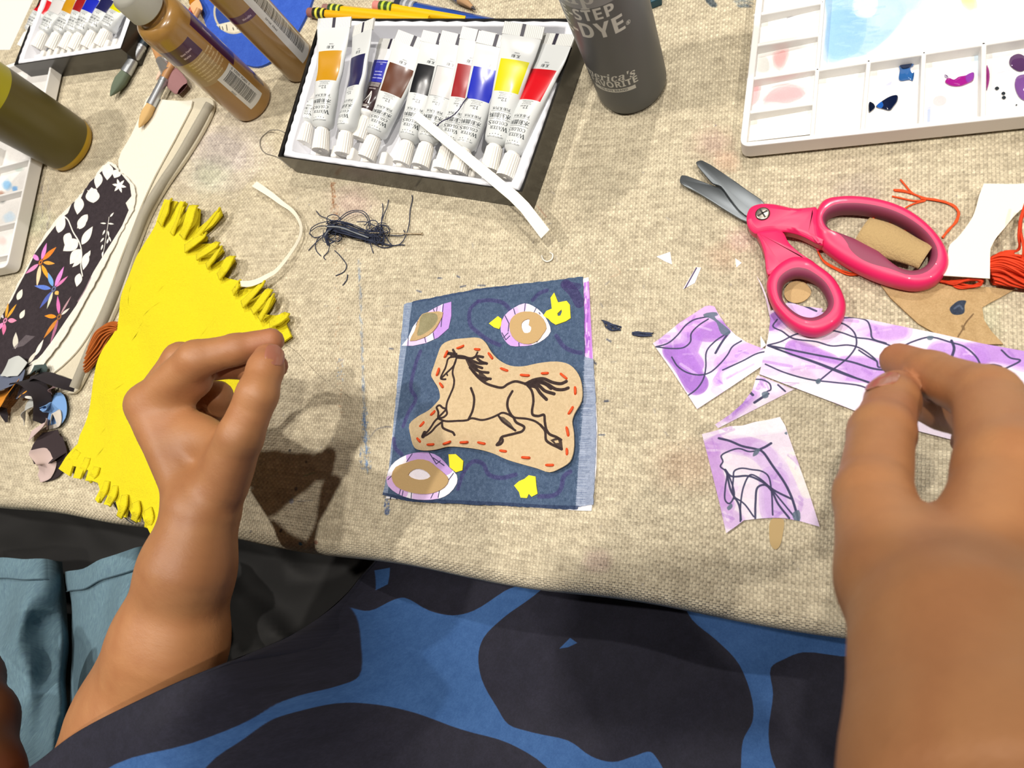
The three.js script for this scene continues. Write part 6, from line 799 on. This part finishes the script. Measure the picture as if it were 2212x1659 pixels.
{
  const o = thing('person', 'person in a blue and navy patterned dress pinching thread in both hands', 'person');
  const gl = skinGeo(Lpalm, L.fingers, 0.010, 0.005, 0.003, 0.0022), gr = skinGeo(Rpalm, R.fingers, 0.010, 0.0045, 0.003, 0.002);
  const torso = [...chain([J(250, 1740, 40, 40), [new THREE.Vector3(-0.44, T + 0.06, 0.30), 0.045], [new THREE.Vector3(-0.34, T + 0.2, 0.46), 0.07], [new THREE.Vector3(-0.1, T + 0.24, 0.5), 0.1], [new THREE.Vector3(0.12, T + 0.22, 0.46), 0.07], [new THREE.Vector3(0.2, T + 0.18, 0.32), 0.045], J(2270, 2000, 205, 33)]), ...chain([[new THREE.Vector3(-0.1, T + 0.22, 0.5), 0.12], [new THREE.Vector3(-0.1, T - 0.2, 0.44), 0.13]])];
  const gt = skinGeo(torso, [], 0.03, 0.01, 0.01, 0.012);
  for (const g of [gl, gr, gt]) {
    const p = g.attributes.position, n = p.count, col = new Float32Array(n * 3), uv = new Float32Array(n * 2);
    for (let i = 0; i < n; i++) { const x = p.getX(i), y = p.getY(i), z = p.getZ(i), k = noise2(x * 160 + y * 90, z * 160 - y * 60, 81) - 0.5, k2 = noise2(x * 620 + y * 400, z * 620, 82) - 0.5; col[3 * i] = 0.37 * (1 + 0.10 * k + 0.06 * k2); col[3 * i + 1] = 0.162 * (1 + 0.18 * k + 0.07 * k2); col[3 * i + 2] = 0.064 * (1 + 0.2 * k + 0.07 * k2); uv[2 * i] = x + y * 0.6; uv[2 * i + 1] = z + y * 0.6; }
    g.setAttribute('color', new THREE.BufferAttribute(col, 3)); g.setAttribute('uv', new THREE.BufferAttribute(uv, 2));
  }
  // finger pads are redder than the back of the hand
  const blush = (g, pts) => { const p = g.attributes.position, c = g.attributes.color; for (let i = 0; i < p.count; i++) for (const [q, r] of pts) { const d = Math.hypot(p.getX(i) - q.x, p.getY(i) - q.y, p.getZ(i) - q.z) / r; if (d < 1) { const w = (1 - d * d) * 0.5; c.setY(i, c.getY(i) * (1 - 0.22 * w)); c.setZ(i, c.getZ(i) * (1 + 0.05 * w)); } } };
  blush(gl, [[P(588, 738, 84), 0.018], [P(597, 790, 77), 0.012], [P(580, 780, 93), 0.014], [P(470, 800, 85), 0.02]]); blush(gr, [[P(1944, 782, 70), 0.016], [P(1938, 845, 86), 0.015], [P(1925, 930, 110), 0.016]]);
  const parts = [gl, gr, gt].map((g) => g.toNonIndexed()), body = mergeGeometries(parts);
  part('body', body, new THREE.MeshPhysicalMaterial({ vertexColors: true, roughness: 0.52, bumpMap: rep(fuzz, 18), bumpScale: 0.00012, sheen: 0.15, sheenRoughness: 0.6, sheenColor: new THREE.Color(0.8, 0.45, 0.3) }), o);
  // nails
  const nailM = phys(0x9c6450, 0.3, { clearcoat: 0.4 });
  const nail = (c, dir, up, w, l, rad) => { const rows = [], f = dir.clone().normalize(), n = up.clone().addScaledVector(f, -up.dot(f)).normalize(), s = new THREE.Vector3().crossVectors(f, n); for (let i = 0; i <= 8; i++) { const t = i / 8 - 0.5, wk = w * Math.pow(Math.max(0.02, 1 - Math.pow(Math.abs(2 * t), 3.2)), 0.5), row = []; for (let j = 0; j <= 8; j++) { const a = (j / 8 - 0.5) * 2 * (wk / rad) * 0.5; row.push(c.clone().addScaledVector(f, t * l).addScaledVector(s, Math.sin(a) * rad).addScaledVector(n, Math.cos(a) * rad + 0.0003 - 0.0006 * Math.max(0, t * 2) * 2)); } rows.push(row); } const g = gridSurface(rows, 0.0004); part('fingernail', g, nailM, o); };
  const eye = new THREE.Vector3(0, T + EYE, 0);
  { const a = P(574, 796, 95), b = P(580, 772, 93), m = a.clone().lerp(b, 0.45); nail(m, b.clone().sub(a), eye.clone().sub(m).normalize().add(new THREE.Vector3(0.5, 0, 0)), 0.0100, 0.0120, 0.0094); }
  { const a = P(1928, 870, 94), b = P(1938, 842, 86), m = a.clone().lerp(b, -0.05); nail(m, b.clone().sub(a), eye.clone().sub(m).normalize().add(new THREE.Vector3(-0.3, 0, 0)), 0.0110, 0.0140, 0.0094); }

  // dress: a loose draped surface, heights over the photograph solved as a thin plate
  const C = [[60, 1659, 108], [165, 1582, 108], [490, 1430, 92], [640, 1368, 40], [760, 1285, -20], [850, 1235, -52], [1165, 1295, -60], [1500, 1335, -60], [1850, 1390, -60], [300, 1659, 112], [600, 1659, 60], [620, 1500, 55], [900, 1370, -40], [900, 1500, -18], [1100, 1659, -20], [1200, 1450, -42], [1500, 1500, -44], [1500, 1659, -30], [1850, 1550, -46], [1880, 1659, -40], [-60, 1760, 112], [600, 1780, 60], [1100, 1780, -10], [1700, 1780, -25], [2350, 1780, -45], [2300, 1600, -55], [2300, 1430, -60], [1000, 1150, -66], [1800, 1290, -70], [2300, 1330, -70]];
  const N = C.length, U = (r) => (r < 1e-9 ? 0 : r * r * Math.log(r)), M = [];
  for (let i = 0; i < N + 3; i++) { const row = new Array(N + 4).fill(0); if (i < N) { for (let j = 0; j < N; j++) row[j] = U(Math.hypot(C[i][0] - C[j][0], C[i][1] - C[j][1]) / 300); row[N] = 1; row[N + 1] = C[i][0] / 300; row[N + 2] = C[i][1] / 300; row[N + 3] = C[i][2]; } else for (let j = 0; j < N; j++) row[j] = i === N ? 1 : C[j][i - N - 1] / 300; M.push(row); }
  for (let i = 0; i < N + 3; i++) { let b = i; for (let j = i; j < N + 3; j++) if (Math.abs(M[j][i]) > Math.abs(M[b][i])) b = j; [M[i], M[b]] = [M[b], M[i]]; for (let j = 0; j < N + 3; j++) if (j !== i) { const k = M[j][i] / M[i][i]; if (k) for (let q = i; q < N + 4; q++) M[j][q] -= k * M[i][q]; } }
  const wgt = M.map((r, i) => r[N + 3] / r[i]), dressH = (x, y) => { let s = wgt[N] + wgt[N + 1] * x / 300 + wgt[N + 2] * y / 300; for (let j = 0; j < N; j++) s += wgt[j] * U(Math.hypot(x - C[j][0], y - C[j][1]) / 300); return s; };
  const fold = (x, y) => 5 * (noise2(x / 170 + y / 300, y / 120, 91) - 0.5) + 5 * Math.sin((x * 0.55 + y) / 55 + 2 * noise2(x / 200, y / 200, 92)) * Math.max(0, Math.min(1, (x - 1000) / 300)) * 0.6;
  const topLine = curve3([[-120, 1760], [60, 1659], [165, 1582], [300, 1512], [400, 1466], [490, 1430], [570, 1398], [640, 1366], [700, 1325], [750, 1280], [790, 1232], [850, 1180], [1000, 1175], [1165, 1200], [1500, 1262], [1850, 1320], [2100, 1355], [2350, 1390]].map(([x, y]) => new THREE.Vector3(x, y, 0)));
  const NU = 130, NV = 46, rows = [];
  for (let i = -3; i <= NV; i++) { const row = []; for (let j = 0; j <= NU; j++) { const q = topLine.getPoint(j / NU), k = Math.max(0, i) / NV, y = q.y + (Math.max(1745, q.y + 10) - q.y) * Math.pow(k, 1.1), x = q.x + (q.x - 1100) * 0.03 * k, h = dressH(x, y) + fold(x, y), p = P(x, y, h); if (i < 0) p.y -= [0, 0.012, 0.05, 0.13][-i]; row.push(p); } rows.push(row); }
  // out of the picture the cloth runs on over the lap and up the body
  for (let i = 1; i <= 22; i++) rows.push(rows[rows.length - 1].map((p, j, all) => { const z = p.z + 0.014, rise = z > 0.27 ? 0.028 : 0; return new THREE.Vector3(p.x + (p.x + 0.12) * (z > 0.27 ? -0.012 : 0.006), p.y + rise + 0.0012 * Math.sin(j * 0.5 + i * 0.4), z > 0.27 ? p.z + 0.004 : z); }));
  const dg = gridSurface(rows, 0.0012);
  { const id = dg.index.array, n0 = dg.attributes.normal; let s = 0; for (let i = 600; i < 3000; i++) s += n0.getY(i); if (s < 0) { for (let i = 0; i < id.length; i += 3) { const t = id[i]; id[i] = id[i + 1]; id[i + 1] = t; } dg.computeVertexNormals(); } }
  const f = new Flat([[0, 0]], 10, '#fff'); const pp = dg.attributes.position; f.x0 = 9; f.x1 = -9; f.z0 = 9; f.z1 = -9; for (let i = 0; i < pp.count; i++) { f.x0 = Math.min(f.x0, pp.getX(i)); f.x1 = Math.max(f.x1, pp.getX(i)); f.z0 = Math.min(f.z0, pp.getZ(i)); f.z1 = Math.max(f.z1, pp.getZ(i)); }
  f.k = 2000 / (f.x1 - f.x0); f.canvas.width = 2000; f.canvas.height = Math.ceil((f.z1 - f.z0) * f.k); f.c.lineJoin = 'round'; f.c.fillStyle = '#2b5183'; f.c.fillRect(0, 0, 2000, f.canvas.height); f.at = (p) => { const v = P(p[0], p[1], dressH(p[0], p[1])); return [(v.x - f.x0) * f.k, (v.z - f.z0) * f.k]; };
  const navy = '#131222', Z2 = (p) => bx(p, 2.011, 800, 1100);
  for (const b of [[[-300, 1900], [-120, 1740], [60, 1640], [165, 1560], [490, 1405], [640, 1345], [740, 1300], [772, 1332], [779, 1396], [773, 1461], [732, 1481], [665, 1498], [610, 1518], [529, 1558], [407, 1607], [244, 1652], [120, 1750], [-100, 1980]], [[439, 1659], [529, 1595], [610, 1550], [670, 1530], [732, 1518], [800, 1523], [899, 1543], [999, 1577], [1098, 1607], [1173, 1657], [1240, 1760], [1100, 1950], [600, 1980], [380, 1800]], [[700, 1290], [760, 1312], [800, 1319], [850, 1296], [875, 1291], [929, 1319], [979, 1329], [1024, 1319], [1090, 1276], [1128, 1255], [1100, 1170], [820, 1150], [740, 1230]], Z2([[760, 330], [690, 390], [580, 470], [490, 560], [465, 640], [480, 740], [550, 860], [600, 935], [700, 970], [850, 1010], [950, 1080], [1050, 1100], [1150, 1070], [1220, 1050], [1260, 1090], [1300, 1160], [1400, 1300], [1600, 1300], [1610, 1124], [1620, 1000], [1660, 920], [1660, 830], [1600, 680], [1500, 570], [1400, 480], [1330, 360], [1100, 250], [860, 220]]), Z2([[1740, 690], [1800, 650], [1880, 620], [2100, 640], [2400, 600], [2900, 700], [2900, 1300], [1900, 1300], [1760, 1124], [1730, 980], [1750, 800]])]) f.poly(b, navy, 1, 4);
  f.poly([[808, 1232], [842, 1226], [838, 1262], [812, 1275]], '#2b5183'); f.poly(Z2([[820, 606], [870, 558], [902, 580], [860, 600]]), '#2b5183'); f.grain(9);
  const du = dg.attributes.uv; for (let i = 0; i < pp.count; i++) { const [a, b] = f.uv(pp.getX(i), pp.getZ(i)); du.setXY(i, a, b); }
  part('dress', dg, f.mat(0.85, { side: THREE.DoubleSide }), o);
}
{ // thread pinched in the left hand
  single('sewing_thread', cable([[598, 752, 84], [612, 745, 60], [640, 760, 30], [700, 820, 4], [760, 860, 0.6]], 0.12, 8, 4), std(0x9a8f7c, 0.8), 'fine pale thread hanging from the pinched fingers of the left hand', 'thread');
}
// ---------------------------------------------------------------- neighbour's lap and the dark cloth beneath the table edge
{
  const o = thing('person', 'person in faded blue denim sitting beside the patterned dress', 'person'), den = new THREE.MeshStandardMaterial({ roughness: 0.95, side: THREE.DoubleSide, map: canvasTex(256, 256, (c, w, h) => { c.fillStyle = '#5f7a86'; c.fillRect(0, 0, w, h); for (let i = 0; i < 5000; i++) { c.fillStyle = rnd() < 0.5 ? '#6f8b96' : '#50697a'; c.globalAlpha = 0.4; c.fillRect(rnd() * w, rnd() * h, 1.5, 7); } }) }); den.map.repeat.set(9, 9);
  const leg = (tl, tr, bl, br, h0, h1, bulge) => { const rows = []; for (let i = 0; i <= 24; i++) { const v = i / 24, row = []; for (let j = 0; j <= 20; j++) { const u = j / 20, x = (tl[0] + (tr[0] - tl[0]) * u) * (1 - v) + (bl[0] + (br[0] - bl[0]) * u) * v, y = (tl[1] + (tr[1] - tl[1]) * u) * (1 - v) + (bl[1] + (br[1] - bl[1]) * u) * v; row.push(P(x + 14 * (noise2(v * 6, u * 2 + h0, 98) - 0.5), y + (v < 0.1 ? 10 * (noise2(u * 5, h0, 99) - 0.5) : 0), h0 + (h1 - h0) * v + bulge * (Math.pow(Math.sin(Math.PI * u), 0.45) - 1) * (0.5 + 0.5 * v) + 9 * Math.sin(u * 7 + v * 9 + 3 * noise2(u * 3, v * 4, 94)) * Math.min(1, v * 5) + 8 * noise2(u * 5, v * 7, 93))); } rows.push(row); } return rows; };
  const a = leg([-70, 1205], [132, 1212], [-90, 1740], [165, 1740], -66, -20, 55), b = leg([150, 1237], [335, 1176], [152, 1740], [420, 1740], -58, -10, 60);
  for (const r of [a, b]) { const g = gridSurface(r, 0.002); part('trouser_leg', g, den, o); const hem = r.slice(0, 3).map((row) => row.map((p) => p.clone().add(new THREE.Vector3(0, 0.0022, 0)))); const hm = part('hem', gridSurface(hem, 0.0015), den, o); const st = r[2].map((p) => p.clone().add(new THREE.Vector3(0, 0.0026, 0))); part('hem_stitching', tube(st, 0.0005, 2, 5), std(0x3f5560, 0.9), hm); }
  const arm = chain([J(-72, 1425, 30, 17), J(-60, 1470, 40, 15), J(-48, 1560, 60, 18), J(-60, 1700, 80, 22), [new THREE.Vector3(-0.66, T + 0.08, 0.3), 0.036], [new THREE.Vector3(-0.74, T + 0.3, 0.4), 0.05]]), fn = field(arm, [], 0.01, 0.01, 0.01), [lo, hi] = bounds(arm, 0.01), g = surfaceNet(fn, lo, hi, 0.004); part('body', g, std(0x5e3019, 0.6), o);
  const sh = chain([[new THREE.Vector3(-0.73, T + 0.24, 0.38), 0.062], [new THREE.Vector3(-0.75, T + 0.34, 0.42), 0.075], [new THREE.Vector3(-0.92, T + 0.34, 0.44), 0.09]]).concat(chain([[new THREE.Vector3(-0.9, T + 0.3, 0.44), 0.13], [new THREE.Vector3(-0.88, T - 0.22, 0.42), 0.14]])), sf = field(sh, [], 0.03, 0.01, 0.01), [sl, su] = bounds(sh, 0.02); part('shirt', surfaceNet(sf, sl, su, 0.012), std(0x4a4f55, 0.9), o);
}
{
  const rows = []; for (let i = 0; i <= 50; i++) { const row = []; for (let j = 0; j <= 90; j++) { const x = -140 + 1060 * j / 90, y = 1000 + 560 * i / 50; row.push(P(x, y, -150 + 26 * (noise2(x / 90 + y / 160, y / 60 - x / 220, 95) - 0.5) + 12 * Math.sin((x * 0.7 - y) / 24 + 4 * noise2(x / 150, y / 150, 96)) * noise2(x / 120, y / 120, 97))); } rows.push(row); }
  single('dark_jacket', gridSurface(rows, 0.002), std(0x201f1e, 0.9, { side: THREE.DoubleSide }), 'crumpled dark grey jacket hanging below the table edge', 'jacket');
  const box = new RoundedBoxGeometry(0.62, 0.03, 0.4, 3, 0.012); const c = P(450, 1350, -190); box.translate(c.x, T - 0.21, c.z); const ch = thing('bench_seat', 'dark bench seat under the crumpled grey jacket', 'bench'); part('seat', box, std(0x1d1a18, 0.7), ch); for (const sx of [-1, 1]) for (const sz of [-1, 1]) { const g = new THREE.BoxGeometry(0.04, T - 0.225, 0.04); g.translate(c.x + sx * 0.27, (T - 0.225) / 2, c.z + sz * 0.16); part('leg', g, std(0x1d1a18, 0.7), ch); }
}
// ---------------------------------------------------------------- the phone that takes the picture, just above the lens
{
  const o = thing('smartphone', 'dark smartphone held flat above the table, taking the picture', 'phone'), q = camera.quaternion;
  const body = new RoundedBoxGeometry(0.147, 0.072, 0.008, 4, 0.0038); body.translate(-0.0265, -0.022, 0.0068 + 0.004); part('phone_body', body.applyQuaternion(q).translate(0, T + EYE, 0), phys(0x1a1a1e, 0.4), o);
}
// ---------------------------------------------------------------- put every thing's origin at its base and hand over
scene.updateMatrixWorld(true);
for (const o of [...scene.children]) {
  if (o.isLight || o === camera || o.userData.fixed || !(o.isMesh || o.isGroup)) { if (o.userData.fixed) delete o.userData.fixed; continue; }
  const b = new THREE.Box3().setFromObject(o), c = b.getCenter(new THREE.Vector3()); c.y = b.min.y;
  if (o.isMesh) { o.geometry.translate(-c.x, -c.y, -c.z); o.position.copy(c); } else { for (const k of o.children) k.position.sub(c); o.position.copy(c); }
}
scene.add(camera);
renderer.render(scene, camera);
